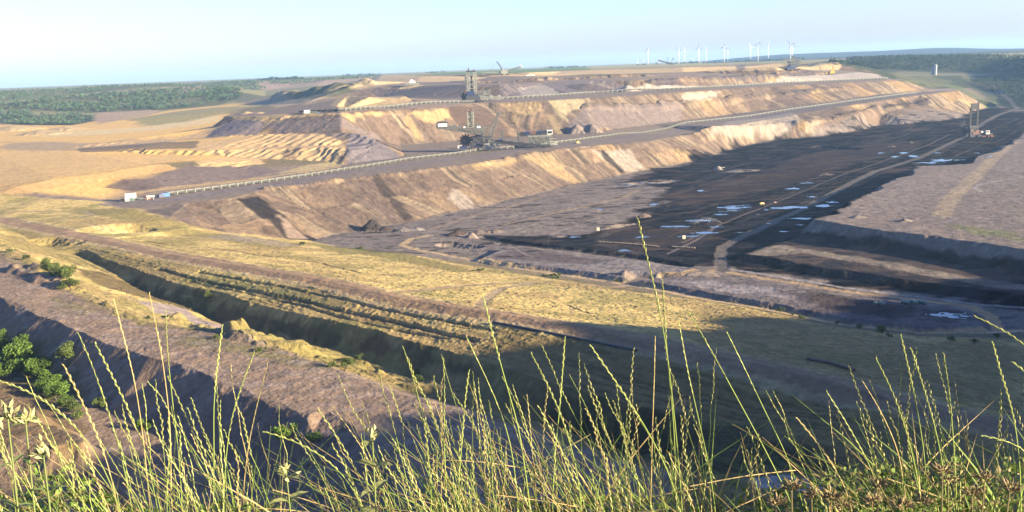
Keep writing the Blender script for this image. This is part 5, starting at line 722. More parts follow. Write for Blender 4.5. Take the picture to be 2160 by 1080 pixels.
L_, k = spot('ex_mid'); k *= 1.08
t_ = thing('bucket_wheel_excavator', 'huge grey excavator on the middle bench with a counterweight house on a long boom', 'excavator', L_)
crawler(t_, k, -36, -14, -4, 3, 7); crawler(t_, k, 1, 27, -5, 2, 5); crawler(t_, k, -18, 8, 8, 16, 5)
b = MB(k); b.box(-33, -17, -3, 2, 7, 11.5); b.build('drive_housing', 'white', t_)
b = MB(k); b.hexa([(-30, -5, 1.2), (-22, -5, 1.2), (-22, 1, 1.2), (-30, 1, 1.2), (-30, -5, 7), (-23, -5, 7), (-23, 1, 7), (-30, 1, 7)]); b.build('machine_house', 'rust', t_)
b = MB(k); b.hexa([(0, -4, 4), (27, -4, 3), (27, 2, 3), (0, 2, 4), (2, -4, 14), (13, -4, 15), (13, 2, 15), (2, 2, 14)]); b.build('track_cover', 'pale', t_)
b = MB(k); b.cyl((-10, 3, 3), (-10, 3, 12), 9, 16); b.cyl((-9, 3, 12), (-9, 3, 15), 14, 18); b.box(-25, 6, -4, 10, 15, 17); b.box(-21, -8, -3, 9, 17, 23); b.build('slewing_platform', 'dark', t_)
b = MB(k)
for y in (-3, 6):
    b.bar((-8, y, 17), (-7, y, 46), 1.5); b.bar((6, y, 17), (5, y, 46), 1.5); b.bar((-8, y, 46), (6, y, 46), 1.4); b.bar((-8, y, 34), (6, y, 34), 1.1); b.bar((-8, y, 22), (6, y, 34), .9); b.bar((6, y, 34), (-7, y, 46), .9)
b.bar((-7, -3, 46), (-7, 6, 46), 1.2); b.bar((5, -3, 46), (5, 6, 46), 1.2); b.build('gantry', 'frame', t_)
b = MB(k); b.lat((3, 1, 20), (23, 1, 72), 7, 7, 8, .9, 4, 4); b.box(19, 27, -2, 4, 70, 73); b.build('leaning_mast', 'grey', t_)
b = MB(k); b.lat((-31.5, 1, 47), (-31.5, 1, 81), 11, 9, 5, 1.0); tw = b.build('tower', 'pale', t_)
b = MB(k); b.box(-34, -29.5, -1, 3, 46, 79); b.build('lift_shaft', 'dark', tw)
b = MB(k); b.box(-38.5, -24.5, -5, 6, 78, 79.2); b.box(-38, -36.5, -5, -4, 79, 84); b.box(-31, -29.5, -5, -4, 79, 83); b.build('tower_head', 'rust', tw)
b = MB(k); b.lat((-97, 1, 51), (-6, 1, 34), 8, 7, 16, .9); b.bar((-97, -3, 53), (-8, -3, 38), 1.6); b.bar((-97, 5, 53), (-8, 5, 38), 1.6); b.bar((-56, 1, 44), (-11, 1, 28), 2.2); b.build('counterweight_boom', 'grey', t_)
b = MB(k); b.box(-98, -76, -6, 6, 49, 58); b.box(-96, -78, -5, 5, 58, 60); cw = b.build('counterweight', 'dark', t_)
b = MB(k); b.box(-95, -77, -6.4, -6.05, 50, 56.5); b.build('sign_board', 'white', cw)
for (x, z, w_, h_) in ((-26, 41, 5, 9), (-20, 40, 6, 12), (-45, 44, 6, 6), (-13, 38, 6, 8), (-55, 46, 4, 5), (-66, 48, 5, 4)):
    b = MB(k); b.box(x, x + w_, -4, 5, z, z + h_); b.box(x - .4, x + w_ + .4, -4.4, 5.4, z + h_, z + h_ + .5); b.build('winch_house', 'grey', t_)
b = MB(k); b.box(-20, -13, -5, -3.9, 45, 48.5); b.build('cabin', 'white', t_)
b = MB(k); b.box(-46, -42, -4.6, -4.05, 46, 49); b.build('cabin', 'white', t_)
b = MB(k)
for y in (-2, 4): b.bar((-31, y, 81), (-95, y, 58), .5); b.bar((-31, y, 81), (23, y, 72), .5); b.bar((23, y, 72), (-8, y, 30), .5)
b.build('stay_cable', 'dark', t_)
b = MB(k); b.lat((14, 1, 17), (112, -6, 4), 5, 5, 18, .9); b.bar((14, 1, 17.5), (112, -6, 4.5), 3.2, 1.4)
for q in (.15, .3, .5, .7, .85): b.box(14 + 98 * q, 19 + 98 * q, -5, 0, 17 - 13 * q + 2, 17 - 13 * q + 5)
b.build('discharge_bridge', 'dark', t_)
b = MB(k); b.lat((27, 1, 18), (28, 1, 40), 5, 5, 4, .8); b.build('side_mast', 'grey', t_)
for j in range(16):
    u_ = ((j * 37) % 17) / 17; v_ = ((j * 53) % 13) / 13; x0 = -36 + 62 * u_; z0 = 2 + 20 * v_; w_ = 3 + 4 * (((j * 29) % 7) / 7); h_ = 2.5 + 4 * (((j * 11) % 5) / 5)
    b = MB(k); b.box(x0, x0 + w_, -4.8 - .07 * j, 6, z0, z0 + h_); b.build('machinery_box', ('dark', 'grey', 'dark', 'navy')[j % 4], t_)
b = MB(k); b.lat((-34, 2, 9), (24, 2, 9), 12, 13, 10, 1.0); b.lat((-30, 2, 22), (10, 2, 24), 10, 8, 8, 1.0); b.build('underframe', 'dark', t_)
wheel(t_, k, (-44, 26, 20), 12)
b = MB(k); b.lat((-10, 10, 30), (-44, 24, 20), 5, 5, 8, .9); b.build('wheel_boom', 'grey', t_)

L_, k = spot('loader')
t_ = thing('belt_loading_wagon', 'pale lattice loading wagon straddling the middle conveyor, dark cabins along its roof', 'mining machine', L_)
crawler(t_, k, -14, 3, -5, -1, 4); crawler(t_, k, 8, 22, -6, 0, 6); crawler(t_, k, -20, 0, 8, 12, 4)
b = MB(k); b.lat((-25, 2, 15), (22, 2, 15), 14, 20, 8, 1.1); b.build('body_frame', 'pale', t_)
for q in ((-22, -14, -5.3, 3, 17, 26), (-12, -4, -5.6, 2, 7, 14), (0, 9, -5.5, 2, 9, 19), (11, 19, -5.4, 2, 13, 22), (-24, -18, -5.5, 2, 6, 12)):
    b = MB(k); b.box(*q); b.build('machine_house', 'grey', t_)
b = MB(k); b.lat((-48, 2, 29), (4, 2, 28), 8, 6, 9, .9); b.build('roof_truss', 'grey', t_)
for x0, x1, z0, z1, mt in ((-33, -23, 27.5, 34, 'navy'), (-7, 3, 28, 34.5, 'navy'), (-20, -9, 30, 34, 'rust'), (4, 14, 28, 35.5, 'dark'), (15, 26, 27, 35.5, 'white')):
    b = MB(k); b.box(x0, x1, -6.5, 4, z0, z1); b.box(x0 - .5, x1 + .5, -7, 4.5, z1, z1 + .8); cb = b.build('cabin', mt, t_)
    b = MB(k); b.box(x0 + 1, x1 - 1, -6.65, -6.52, z0 + 2, z1 - 1.5); b.build('window', 'glass', cb)
b = MB(k); b.bar((-46, 2, 0), (-47, 2, 36), 1.2); b.bar((-42, 2, 4), (-47, 2, 30), .9); b.bar((-46, 2, 5), (-24, 2, 10), 1.2); b.build('support_leg', 'dark', t_)
b = MB(k); b.lat((20, 2, 10), (36, 4, 7), 6, 5, 4, .8); b.bar((18, 2, 18), (34, 3, 17), .9); b.build('tail_frame', 'pale', t_)
b = MB(k); b.box(-24, 24, -6.8, -6.4, 14, 15); b.box(-24, 24, -6.8, -6.4, 21, 22)
for x in range(-24, 25, 4): b.box(x, x + .7, -6.8, -6.4, 10, 24)
b.build('railing', 'frame', t_)

L_, k = spot('ex_back'); k *= 1.1
t_ = thing('bucket_wheel_excavator', 'tall twin tower bucket wheel excavator on the upper bench above the other', 'excavator', L_)
crawler(t_, k, -20, -8, -3, 1, 3.5); crawler(t_, k, 6, 18, -3, 1, 3.5); crawler(t_, k, -4, 8, 5, 9, 3.5)
b = MB(k); b.hexa([(-18, -3, 3), (14, -3, 3), (14, 7, 3), (-18, 7, 3), (-13, -2, 14), (9, -2, 14), (9, 6, 14), (-13, 6, 14)]); b.build('slewing_platform', 'dark', t_)
b = MB(k); b.box(-12, 2, -3, 5, 14, 21); b.build('machine_house', 'navy', t_)
b = MB(k); b.lat((-10, 1, 16), (-9, 1, 58), 4, 6, 9, .7); b.lat((4, 1, 16), (4, 1, 58), 4.5, 6, 9, .7)
for z in (26, 42, 51): b.bar((-10, -2, z), (4, -2, z), 1); b.bar((-10, 4, z), (4, 4, z), 1)
b.bar((-10, -2, 26), (4, -2, 42), .7); b.bar((4, -2, 26), (-10, -2, 42), .7); tw = b.build('tower', 'pale', t_)
b = MB(k); b.box(-4.5, -1.5, 0, 3, 16, 50); b.build('lift_shaft', 'grey', tw)
b = MB(k); b.box(-12, 6, -3, 5, 57, 59.5); b.box(-9, -7, -2, 1, 59.5, 64); b.box(1, 2.5, -2, 1, 59.5, 62); b.build('tower_head', 'dark', tw)
b = MB(k); b.box(-17, -11, -2, 3, 38, 43); b.box(-16, -12, -2, 3, 44, 48); b.box(-15, -9, -2.2, 3, 31, 37); b.build('stair_tower', 'grey', t_)
b = MB(k); b.lat((9, 2, 16), (32, 2, 18), 5, 7, 5, .8); b.bar((27, 2, 14), (27, 2, 25), 1.1); b.bar((31, 2, 14), (31, 2, 24), .9); b.box(18, 24, -1, 4, 14, 20); b.build('side_frame', 'frame', t_)
b = MB(k); b.lat((12, 1, 9), (53, -1, 6), 4, 4, 8, .8); b.box(30, 36, -3, 3, 8, 12); b.box(46, 51, -3, 3, 7, 12); b.build('discharge_bridge', 'pale', t_)
b = MB(k); b.bar((-30, 1, 3), (-16, 1, 6), 2); b.box(-29, -22, -2, 3, 1, 6); b.build('feeder', 'dark', t_)
wheel(t_, k, (-16, 16, 12), 9)
b = MB(k); b.lat((-6, 5, 18), (-16, 15, 12), 4, 4, 4, .8); b.build('wheel_boom', 'grey', t_)
b = MB(k)
for y in (-2, 4): b.bar((4, y, 58), (50, y, 9), .4); b.bar((-9, y, 58), (-18, y, 12), .4)
b.build('stay_cable', 'dark', t_)

L_, k = spot('ex_coal')
t_ = thing('bucket_wheel_excavator', 'dark excavator with two slim masts and a slatted head standing on the black coal floor', 'excavator', L_)
crawler(t_, k, -9, 1, -2, 1, 3); crawler(t_, k, 6, 15, -2, 1, 3); crawler(t_, k, -1, 9, 5, 8, 3)
b = MB(k); b.box(-9, 5, -2, 6, 3, 13); b.build('slewing_platform', 'dark', t_)
b = MB(k); b.box(-10.5, 4.5, -2.5, 6, 17, 22); b.box(-9, 3, -1, 5, 13, 17); b.build('machine_house', 'dark', t_)
b = MB(k); b.lat((-9, 0, 20), (-8.6, 0, 55), 1.8, 2.2, 9, .45); b.lat((4.2, 0, 13), (5, 0, 66), 2.0, 2.2, 12, .45); mst = b.build('mast', 'dark', t_)
b = MB(k)
for z in (52, 56.3, 60.6): b.box(-8.5, 4.5, -2, 3, z, z + 3)
b.box(-7, 3, -1, 2, 52, 63); b.build('mast_head', 'dark', mst)
b = MB(k); b.box(-4, 11, -2.6, 4, 5, 10); b.box(1, 9, -2.8, 3, 10, 13); b.build('drive_housing', 'rust', t_)
b = MB(k); b.box(-8.5, -4, -2.7, 2, 10, 13.5); b.build('cabin', 'rust', t_)
b = MB(k); b.lat((9, 1, 8), (34, -2, 4), 3, 3, 7, .6); b.build('discharge_bridge', 'grey', t_)
b = MB(k); b.box(11, 15, -4, -1, 8, 11); b.build('control_cabin', 'white', t_)
b = MB(k); b.box(20, 27, -5, 0, 5, 11.5); cb = b.build('control_cabin', 'white', t_)
b = MB(k); b.box(20.8, 26, -5.2, -5.02, 8, 10.4); b.build('window', 'glass', cb)
wheel(t_, k, (-17, 10, 9), 8)
b = MB(k); b.lat((-6, 4, 12), (-16, 10, 10), 3, 3, 5, .5); b.build('wheel_boom', 'dark', t_)
for x in (14, 17, 24, 29, 32):
    b = MB(k); b.box(x, x + 1.6, -7, -5.4, .0, 1.7); b.box(x + .4, x + 1.2, -6.6, -5.8, 1.7, 2.4); b.build('motor_box', 'orange', t_)

L_, k = spot('spreader')
t_ = thing('stacking_machine', 'white stayed boom machine on the top bench against the green field', 'mining machine', L_)
crawler(t_, k, -8, 0, -3, 1, 2.5); crawler(t_, k, 4, 12, -3, 1, 2.5)
b = MB(k); b.box(-5, 9, -3, 4, 2.5, 8); b.box(-3, 3, -2, 3, 8, 12); b.box(4, 9, -2, 3, 8, 10.5); b.build('machine_house', 'pale', t_)
b = MB(k); b.bar((-7, -2, 1), (-3, -2, 11), 1); b.bar((-7, 3, 1), (-3, 3, 11), 1); b.bar((0, -2, 2), (-3, -2, 11), 1); b.bar((0, 3, 2), (-3, 3, 11), 1); b.build('support_leg', 'frame', t_)
b = MB(k); b.lat((-1, 0, 9), (-12, 0, 27), 2.2, 2.2, 6, .5, 1.2, 1.2); b.box(-13, -11, -1, 1, 26, 28.5); b.build('mast', 'grey', t_)
b = MB(k); b.bar((-12, 0, 27), (-28, 0, 11), .4); b.bar((-12, 0, 27), (8, 0, 9), .35); b.bar((-28, 0, 11), (-5, 0, 6), .4); b.build('stay_cable', 'dark', t_)
b = MB(k); b.lat((-4, 0, 5.5), (-44, 0, 6.5), 1.6, 1.4, 10, .35); b.build('receiving_boom', 'pale', t_)
b = MB(k); b.lat((6, 0, 7.5), (38, -2, 15.5), 2.4, 2.6, 8, .6); b.build('discharge_boom', 'frame', t_)
b = MB(k); b.box(34, 39, -3, 1, 14, 17); b.bar((37.3, -1, 16), (37.3, -1, 20.5), .8); b.build('cabin', 'white', t_)
b = MB(k); b.lat((10, 0, 3), (54, -1, -.5), 2, 2, 8, .5); b.build('belt_bridge', 'grey', t_)

L_, k = spot('ex_far')
t_ = thing('bucket_wheel_excavator', 'dark far excavator with long booms to both sides, below the pair of turbines', 'excavator', L_)
crawler(t_, k, -12, -2, -3, 1, 3); crawler(t_, k, 4, 14, -3, 1, 3)
b = MB(k); b.hexa([(-12, -3, 3), (4, -3, 3), (4, 4, 3), (-12, 4, 3), (-8, -2, 12), (12, -2, 12), (12, 3, 12), (-8, 3, 12)]); b.build('slewing_platform', 'navy', t_)
b = MB(k); b.lat((-6, 0, 12), (16, 0, 16), 6, 9, 6, .9); b.box(-10, -2, -2, 3, 14, 21); b.build('machine_house', 'grey', t_)
b = MB(k); b.lat((-20, 0, 21), (14, 0, 19), 3, 2.5, 8, .7); b.lat((0, 0, 20), (2, 0, 28), 4, 3, 3, .6); b.bar((14, 0, 14), (15, 0, 24), .8); b.build('upper_frame', 'grey', t_)
b = MB(k); b.lat((-8, 0, 8), (-48, 0, 1), 2.5, 2.5, 12, .8); b.box(-46, -38, -2, 2, 0, 5); b.box(-30, -27, -2, 2, 4, 7); b.build('wheel_boom', 'dark', t_)
b = MB(k); b.lat((7, 0, 6), (18, 0, 10.5), 2, 2, 4, .6); b.lat((18, 0, 10.5), (52, 0, 11), 1.6, 1.6, 10, .6); b.build('discharge_boom', 'dark', t_)
b = MB(k); b.bar((52, 0, 11), (60, 0, -8), .9); b.bar((52, 2, 11), (57, 2, -8), .6); b.build('support_leg', 'grey', t_)

# far silhouette on the plain
x, y = 4400 * (1421 - 1080) / 2120, 4400.0
k = 4400 / 2120
t_ = thing('stacking_machine', 'small dark boom machine on the horizon between the wind turbines', 'mining machine', (x, y, gz(x, y)))
b = MB(k); b.box(2, 10, -2, 2, 0, 4); b.build('machine_house', 'dark', t_)
b = MB(k); b.lat((4, 0, 3), (-22, 0, 10), 1.6, 1.6, 9, .6); b.box(-23, -17, -1, 1, 9.2, 10.8); b.build('boom', 'dark', t_)
b = MB(k); b.bar((-3, 0, 3), (-2.5, 0, 16), .7); b.bar((4, 0, 3), (9, 0, 15), .8); b.bar((9, 0, 15), (9.5, 0, 9), .6); b.build('mast', 'dark', t_)

# ------------------------------------------------------------------ belt conveyors
def along(pts, step):
    out, carry = [], 0.0
    for a, b in zip(pts, pts[1:]):
        a, b = Vector(a[:2]), Vector(b[:2]); l = (b - a).length; d = (b - a) / l
        s = carry
        while s < l: out.append((a + d * s, d)); s += step
        carry = s - l
    return out
def conveyor(pts, label, sz):
    P_ = along(pts, 10.0)
    x0, y0 = P_[0][0]
    t = thing('belt_conveyor', label, 'conveyor', (x0, y0, gz(x0, y0)))
    o = Vector((x0, y0, gz(x0, y0)))
    deck, rail = MB(), MB()
    zs = [gz(p.x, p.y) for p, d in P_]
    zs = [sum(zs[max(0, i - 3):i + 4]) / len(zs[max(0, i - 3):i + 4]) for i in range(len(zs))]
    for i in range(len(P_) - 1):
        a = Vector((P_[i][0].x, P_[i][0].y, zs[i])) - o; b_ = Vector((P_[i + 1][0].x, P_[i + 1][0].y, zs[i + 1])) - o
        deck.bar(a + Vector((0, 0, 1.9 * sz)), b_ + Vector((0, 0, 1.9 * sz)), 3.0 * sz, 1.5 * sz)
        d = P_[i][1]; n = Vector((d.y, -d.x, 0))
        rail.bar(a + n * 1.6 * sz + Vector((0, 0, 3.0 * sz)), b_ + n * 1.6 * sz + Vector((0, 0, 3.0 * sz)), .3 * sz, .35 * sz)
        rail.bar(a - n * 1.6 * sz + Vector((0, 0, 3.0 * sz)), b_ - n * 1.6 * sz + Vector((0, 0, 3.0 * sz)), .3 * sz, .35 * sz)
    deck.build('belt_deck', 'belt', t); rail.build('hand_rail', 'frame', t)
    fr = MB(); fr.box(-.55 * sz, .55 * sz, -2.1 * sz, -1.6 * sz, -.6, 3.3 * sz); fr.box(-.55 * sz, .55 * sz, 1.6 * sz, 2.1 * sz, -.6, 3.3 * sz); fr.box(-.4 * sz, .4 * sz, -1.6 * sz, 1.6 * sz, 2.7 * sz, 3.25 * sz); fr.box(-.4 * sz, .4 * sz, -2.6 * sz, -1.9 * sz, -.6, .4)
    proto, rest = None, MB()
    for i, (p, d) in enumerate(P_):
        an = math.atan2(d.y, d.x)
        if i < 99:
            if proto is None: proto = q = fr.build('support_frame', 'frame', t)
            else: q = proto.copy(); C.objects.link(q); q.parent = t
            q.location = Vector((p.x, p.y, zs[i])) - o; q.rotation_euler = (0, 0, an)
        else:
            ca, sa = math.cos(an), math.sin(an); off = len(rest.v)
            rest.v += [(v[0] * ca - v[1] * sa + p.x - o.x, v[0] * sa + v[1] * ca + p.y - o.y, v[2] + zs[i] - o.z) for v in fr.v]
            rest.f += [tuple(off + j for j in f) for f in fr.f]
    if rest.v: rest.build('support_frames', 'frame', t)['kind'] = 'stuff'
    return t
conveyor(LAYOUT['CONV1'], 'long belt conveyor along the upper bench, passing under the twin tower excavator', 1.25)
conveyor(LAYOUT['CONV2'], 'long belt conveyor along the middle bench, from the white drive station to the far end', 1.0)

# ------------------------------------------------------------------ drive stations, containers, vehicles
def box_thing(name, label, cat, key, w_, d_, h_, mat, rz=0.62, group=None, ribs=True, win=False, roof=None):
    L, s = spot(key) if isinstance(key, str) else (key, 0)
    t = thing(name, label, cat, L, rz, group)
    b = MB(); b.box(-w_ / 2, w_ / 2, -d_ / 2, d_ / 2, .25, h_)
    if ribs:
        n = int(w_ / 1.2)
        for i in range(n):
            x = -w_ / 2 + (i + .5) * w_ / n; b.box(x - .12, x + .12, -d_ / 2 - .08, d_ / 2 + .08, .3, h_ - .1)
    b.box(-w_ / 2 - .1, w_ / 2 + .1, -d_ / 2 - .1, d_ / 2 + .1, h_ - .15, h_ + .1); b.build('shell', mat, t)
    b = MB(); b.box(-w_ / 2 + .2, w_ / 2 - .2, -d_ / 2 + .2, d_ / 2 - .2, 0, .3); b.build('skid', 'dark', t)
    if win:
        b = MB(); b.box(-w_ * .3, w_ * .1, -d_ / 2 - .12, -d_ / 2 - .06, h_ * .5, h_ * .8); b.build('window', 'glass', t)
        b = MB(); b.box(w_ * .2, w_ * .34, -d_ / 2 - .12, -d_ / 2 - .06, .3, h_ * .8); b.build('door', 'grey', t)
    return t
L_, k = spot('drive_a')
t_ = thing('drive_station', 'white drive station at the left end of the middle conveyor', 'drive station', L_)
b = MB(k); b.box(-9, 10.6, -2, 5, 5, 14.5); b.box(-9.5, 11, -2.4, 5.4, 14.5, 15); h = b.build('machine_house', 'white', t_)
b = MB(k); b.box(-9.3, -9.02, -1, 4, 6, 13); b.build('shaded_end_wall', 'dark', h)  # dark sheet on the left end paints in its shaded side
b = MB(k)
for x in (-7, -1, 4, 9): b.bar((x, -1, 0), (x, -1, 5), .8); b.bar((x, 4, 0), (x, 4, 5), .8)
b.bar((-9, -1, 4.4), (28, -1, 3.2), .9); b.bar((-9, 4, 4.4), (28, 4, 3.2), .9); b.bar((9, -1, 4), (16, -1, 8), .7); b.bar((12, -1, 0), (26, -1, 3), .6); b.build('support_leg', 'pale', t_)
b = MB(k); b.box(-8.5, 0, -6, -3, 0, 6.4); b.build('container', 'white', t_)
b = MB(k); b.box(1, 8, -5.5, -3, .3, 6); b.build('motor_house', 'green', t_)
b = MB(k); b.box(-18, -10, -4, -1, 0, 5.2); b.build('cable_drum', 'dark', t_)
b = MB(k); b.hexa([(8, 0, 2.5), (33, 0, 3), (33, 4, 3), (8, 4, 2.5), (8, 0, 6.5), (33, 0, 4.6), (33, 4, 4.6), (8, 4, 6.5)]); b.build('belt_head', 'frame', t_)
b = MB(k); b.box(32, 47, 1, 4, 5.5, 9); b.bar((34, 1, 0), (34, 1, 6), .6); b.bar((46, 1, 0), (46, 1, 6), .6); b.build('belt_hood', 'white', t_)
box_thing('container', 'rust red container beside the left end of the middle conveyor', 'container', 'box_red', 5.5, 2.5, 3.2, 'orange', .9)
box_thing('container', 'navy blue container parked beside the middle conveyor', 'container', 'box_navy', 7, 2.5, 3.0, 'navy', .9)
box_thing('container', 'light blue container, brightest box beside the middle conveyor', 'container', 'box_blue', 7.5, 2.6, 3.6, 'blue', .4)
box_thing('container', 'dark blue container left of the middle excavator with the boom', 'container', 'navy_box', 9, 3, 4, 'navy', .1)
box_thing('site_cabin', 'small red and white cabin left of the dark blue container', 'cabin', 'crew', 6, 3, 4, 'white', .1, None, False, True)
L_, k = spot('drive_b')
t_ = thing('drive_station', 'small white drive station at the left end of the upper conveyor', 'drive station', L_)
b = MB(k); b.box(-8, 3, -2, 3, 2, 8); b.build('machine_house', 'white', t_)
b = MB(k); b.box(-9, 14, -2, 3, 0, 2); b.bar((3, 0, 5), (22, 0, 2.5), 1.2); b.build('base_frame', 'pale', t_)
b = MB(k); b.box(20, 28, -4, -2, 0, 2.6); b.build('container', 'blue', t_)
L_, k = spot('drive_c')
t_ = thing('drive_station', 'white hopper station on the topmost bench above the striped sand mound', 'drive station', L_)
b = MB(k); b.box(-6, 6, -2, 3, 4, 9); b.box(-3, 1, -2, 3, 9, 12); b.build('machine_house', 'white', t_)
b = MB(k); b.lat((-14, 0, 3), (14, 0, 2), 4, 3, 6, .6); b.box(-12, 10, -2, 3, 0, 2); b.build('base_frame', 'pale', t_)
L_, k = spot('huts')
t_ = thing('site_cabin', 'pale site huts in a line on the top bench right of the white boom machine', 'cabin', L_)
b = MB(k); b.box(-6, 2, -1, 2, 0, 3); b.box(3, 8, -1, 2, 0, 2.4); b.box(-10, -7, -1, 2, 0, 2); b.build('shell', 'white', t_)
b = MB(k); b.box(-5, 1, -1.15, -1.02, 1, 2); b.build('window', 'glass', t_)

def truck(key, label, mat, rz, sc=1.0, cat='truck'):
    L, s = spot(key)
    t = thing('truck', label, cat, L, rz)
    b = MB(sc); b.box(-3.4, 1.2, -1.25, 1.25, 1.1, 3.0); b.build('cargo_body', mat, t)
    b = MB(sc); b.hexa([(1.4, -1.2, .8), (3.6, -1.2, .8), (3.6, 1.2, .8), (1.4, 1.2, .8), (1.4, -1.1, 2.9), (3.0, -1.1, 2.9), (3.0, 1.1, 2.9), (1.4, 1.1, 2.9)]); cb = b.build('cab', mat, t)
    b = MB(sc); b.box(1.7, 2.9, -1.24, -1.2, 1.9, 2.6); b.build('window', 'glass', cb)
    for x in (-2.3, 2.5):
        for y in (-1.2, 1.2):
            b = MB(sc); b.cyl((x, y - .2, .55), (x, y + .2, .55), .55, 12); b.build('wheel', 'dark', t)
    return t
truck('truck_a', 'yellow truck on the coal floor left of the long dirt road', 'yellow', .5, .75)
truck('truck_b', 'small rusty truck on the coal floor beside the yellow one', 'rust', .5, .5)
L_, k = spot('dozer')
t_ = thing('bulldozer', 'small yellow bulldozer on the middle bench right of the loading wagon', 'bulldozer', L_, .4)
b = MB(); b.box(-2.6, 2.2, -1, 1, 1, 2.4); b.build('body', 'yellow', t_)
b = MB(); b.box(-1.6, .6, -.9, .9, 2.4, 3.8); b.build('cab', 'yellow', t_)
for y in (-1.5, 1.5):
    b = MB(); b.box(-2.8, 2.4, y - .35, y + .35, 0, 1.2); b.build('crawler', 'dark', t_)
b = MB(); b.box(3.0, 3.3, -2, 2, .2, 1.8); b.bar((1, -1.6, .7), (3, -1.6, .7), .3); b.bar((1, 1.6, .7), (3, 1.6, .7), .3); b.build('blade', 'yellow', t_)
L_, k = spot('digger')
t_ = thing('dredging_machine', 'yellow machine by the dark heap at the far end of the upper benches', 'mining machine', L_)
b = MB(k); b.box(-5, 5, -3, 3, 2, 6); b.box(-2, 3, -2, 2, 6, 9); b.build('machine_house', 'yellow', t_)
crawler(t_, k, -6, 6, -3, -1, 2); crawler(t_, k, -6, 6, 1, 3, 2)
b = MB(k); b.lat((2, 0, 8), (2, 0, 16), 1.5, 1.5, 4, .5); b.lat((-4, 0, 5), (-13, 0, 2), 1.4, 1.4, 5, .5); b.build('boom', 'yellow', t_)
L_, k = spot('pile_rig')
t_ = thing('pump_unit', 'pale pump unit in the rubble patch on the coal floor below the slope', 'pump', L_, .3)
b = MB(); b.box(-1.9, 1.9, -1, 1, .3, 2.4); b.build('shell', 'white', t_)
b = MB(); b.cyl((3, 0, 1.5), (9, -1, 1), .5, 8); b.cyl((-3, 0, 1.2), (-8, 1, .6), .4, 8); b.build('hose', 'pale', t_)
for key, lab in (('sign_a', 'cream marker board standing on the grey pit floor left of the tall stalk'), ('sign_b', 'cream marker board at the edge of the coal near the sprinkler')):
    L_, k = spot(key)
    t_ = thing('marker_board', lab, 'sign', L_, -.1)
    b = MB(); b.box(-1.3, 1.3, -.1, .1, 1.2, 4.2); b.build('board', 'sign', t_)
    b = MB(); b.box(-1, -.8, -.08, .08, -.3, 1.2); b.box(.8, 1, -.08, .08, -.3, 1.2); b.build('post', 'dark', t_)

# a row of idler frames laid out on the floor, and tanks by the track
def copy_tree(o, parent=None):
    c = o.copy(); C.objects.link(c); c.parent = parent
    for ch in [q for q in bpy.data.objects if q.parent == o]: copy_tree(ch, c)
    return c
pr = None
for i, (x, y) in enumerate(LAYOUT['IDLERS']):
    if pr is None:
        pr = o = thing('idler_frame', 'rusty idler frame in the long row lying on the black floor', 'conveyor part', (0, 0, 0), 0, 'idler frames laid out in a row')
        b = MB(); b.box(-.9, -.7, -.6, .6, 0, 1.1); b.box(.7, .9, -.6, .6, 0, 1.1); b.box(-.9, .9, -.1, .1, .4, .7); b.build('frame', 'rust', o)
        b = MB(); b.cyl((-.8, 0, .95), (.8, 0, .95), .2, 8); b.build('roller', 'pale', o)
    else: o = copy_tree(pr)
    o.location = (x, y, gz(x, y)); o.rotation_euler = (0, 0, .5 + .3 * math.sin(i * 2.3))
pr = None
for i, (x, y) in enumerate(LAYOUT['TANKS']):
    if pr is None:
        pr = o = thing('tank', 'pale green upright tank on the grey ground near the small pond', 'tank', (0, 0, 0), 0, 'pale green tanks near the pond')
        b = MB(); b.cyl((0, 0, .2), (0, 0, 2.2), 1.0, 14); b.build('shell', 'green', o, True)
        b = MB(); b.cyl((0, 0, 2.2), (0, 0, 2.5), .95, 14, .3); b.build('lid', 'pale', o)
    else: o = copy_tree(pr)
    o.location = (x, y, gz(x, y))
# pipes lying in the meadow
def pipe(name, label, pts_, r, mat):
    b = MB()
    for a, c_ in zip(pts_, pts_[1:]): b.cyl((a[0], a[1], gz(a[0], a[1]) + r), (c_[0], c_[1], gz(c_[0], c_[1]) + r), r, 8)
    return tag(b.build(name, mat), label, 'pipe')
for (name, lab, p_, r, mt) in LAYOUT['PIPES']: pipe(name, lab, p_, r, mt)

